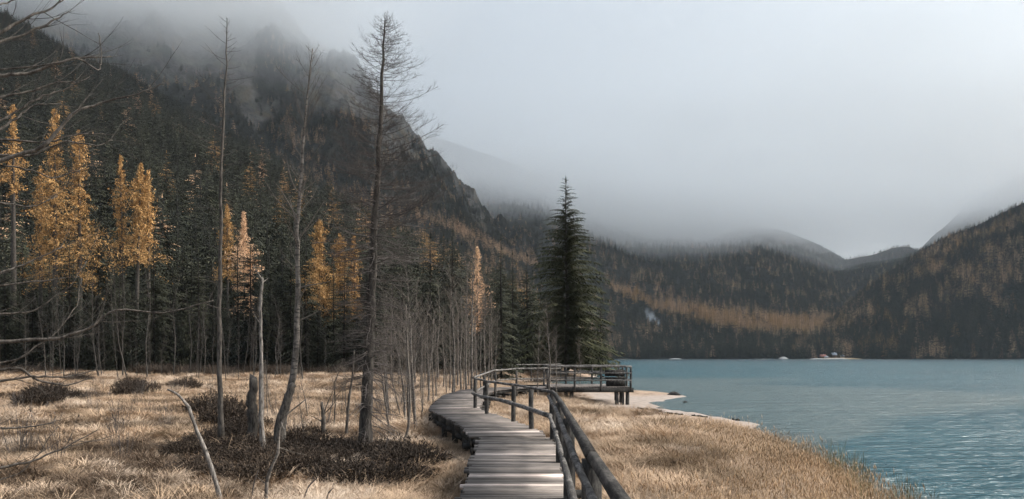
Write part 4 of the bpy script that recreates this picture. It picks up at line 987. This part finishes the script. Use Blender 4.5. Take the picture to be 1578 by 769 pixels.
# reeds on the lake edge
RC = [clump(450+i, 90, .62, .0028, .34, .8, M_reed, 'reeds', 1.3, .2) for i in range(3)]
x, y = region(11000, 1.2, 9, 6, 32); d = shore_dist(x, y)
pr_ = sstep(3.8, .6, d)*sstep(-.6, .2, d)*sstep(.36,.5,N4.fbm(x/1.1,y/1.1,3)); ok = (rg.rand(len(x)) < pr_*(.4+.9*N3.fbm(x/1.2, y/1.2, 3))) & (y/ x > 0) & ~on_walk(x, y)
ok &= (y < 26) & (rg.rand(len(x)) < sstep(27, 20, y)+.15)
x, y = x[ok], y[ok]; z = ground_z(x, y); k = len(x); sc_ = (.3+.55*rg.rand(k))*(.6+.7*N2.fbm(x, y, 3))
make_instancer('reeds', np.c_[x, y, z-.03, sc_*1.2, rg.randint(0, 3, k), np.full(k, .7), sc_], RC, 'orange-brown reeds along the lake edge')
x, y = region(500, 5, 9, 8, 20); d = shore_dist(x, y); ok = (d < .4) & (d > -.8) & (rg.rand(500) < .35); x, y = x[ok], y[ok]
RG = [clump(460, 16, .8, .004, .12, .15, M_green, 'rushes', .3)]
k = len(x); make_instancer('rushes', np.c_[x, y, np.full(k, LAKE-.1), np.full(k, .9), np.zeros(k), np.full(k, .2)], RG, 'sparse green-brown rushes standing in the shallow water')
# dark heath
def shrub_mesh(seed, R, Hh, n, m, leafy=1.0, up=.6):
    r = np.random.RandomState(seed); mb = MB()
    for i in range(n):
        a = r.rand()*6.283; q = math.sqrt(r.rand()); p = np.array([math.cos(a)*R*q*.7, math.sin(a)*R*q*.7, 0]); d = np.array([math.cos(a)*q, math.sin(a)*q, up+.6*r.rand()])
        P = limb(mb, r, p, d, Hh*(1.1-.5*q)*(.6+.6*r.rand()), .005, 4, .2, .35, 3)
        for s_ in range(int(11*leafy)):
            c_, bd = along(P, .25+.75*r.rand()); e_ = (r.rand(3)-.5)*.09; e2 = (r.rand(3)-.5)*.04; mb.add([c_, c_+e_+bd*.05, c_+e_*.5+e2+bd*.03], [(0,1,2)], r.rand())
    return mb.mesh('low_shrub', m)
HS = [shrub_mesh(500+i, .62, .5, 380, M_shrub, 1.2) for i in range(3)]
spots = [(290,705),(318,690),(345,712),(372,700),(395,715),(360,680),(425,705),(450,690),(300,728),(335,735),(468,708),(490,695),(515,712),(545,705),(570,720),(590,698),(612,705),(630,716),(530,690),(560,690),(455,728),(500,732),(540,738),(585,738),(620,735),(400,738),(475,672),(380,665)]
spots += [(70,612),(58,630),(95,622),(210,610),(285,600),(200,600),(30,575),(120,590),(330,640),(350,660)]
for i, (px, pb) in enumerate(spots):
    Y = EYE*F/(pb-551)*1.0; x = (px-789)/F*Y
    w_ = ('left of the dark broken stump' if px < 380 else 'at the foot of the mottled birch' if px < 460 else 'between the birch and the bare larch' if px < 540 else 'around the foot of the bare larch') if i < 28 else 'scattered on the open marsh grass'
    o = thing('low_shrub', f'dark low heath shrub {w_}', 'shrub', (x, Y, gz(x, Y)-.03), rs.rand()*6.28, f'dark heath shrubs {w_}', HS[i % 3])
    s_ = (.8+.5*rs.rand())*(1 if Y < 24 else 1.7); o.scale = (s_, s_, s_*(.75 if i < 28 else 1.0))
SB = [shrub_mesh(520+i, .15, 1.3, 16, M_twig, .4, 2.2) for i in range(3)]
rb = np.random.RandomState(61)
extra = [(int(250+420*rb.rand()), int(592+95*rb.rand())) for _ in range(34)] + [(int(690*rb.rand()), int(584+22*rb.rand())) for _ in range(40)] + [(int(240*rb.rand()), int(600+120*rb.rand())) for _ in range(14)]
for i, (px, pb) in enumerate(extra+[(144,635),(212,625),(198,650),(230,600),(270,612),(282,607),(118,600),(160,600),(232,640),(590,640),(605,655),(650,600),(640,612),(665,590),(560,600),(690,595),(675,600)]):
    Y = EYE*F/(pb-551); x = (px-789)/F*Y
    w_ = 'on the open grass at the left' if px < 330 else 'around the bare trunks' if px < 560 else 'near the birch thicket'
    o = thing('bare_bush', f'small leafless bush with upright twigs {w_}', 'bush', (x, Y, gz(x, Y)-.03), rs.rand()*6.28, f'leafless bushes {w_}', SB[i % 3])
    s_ = .7+.5*rs.rand(); o.scale = (s_, s_, s_)
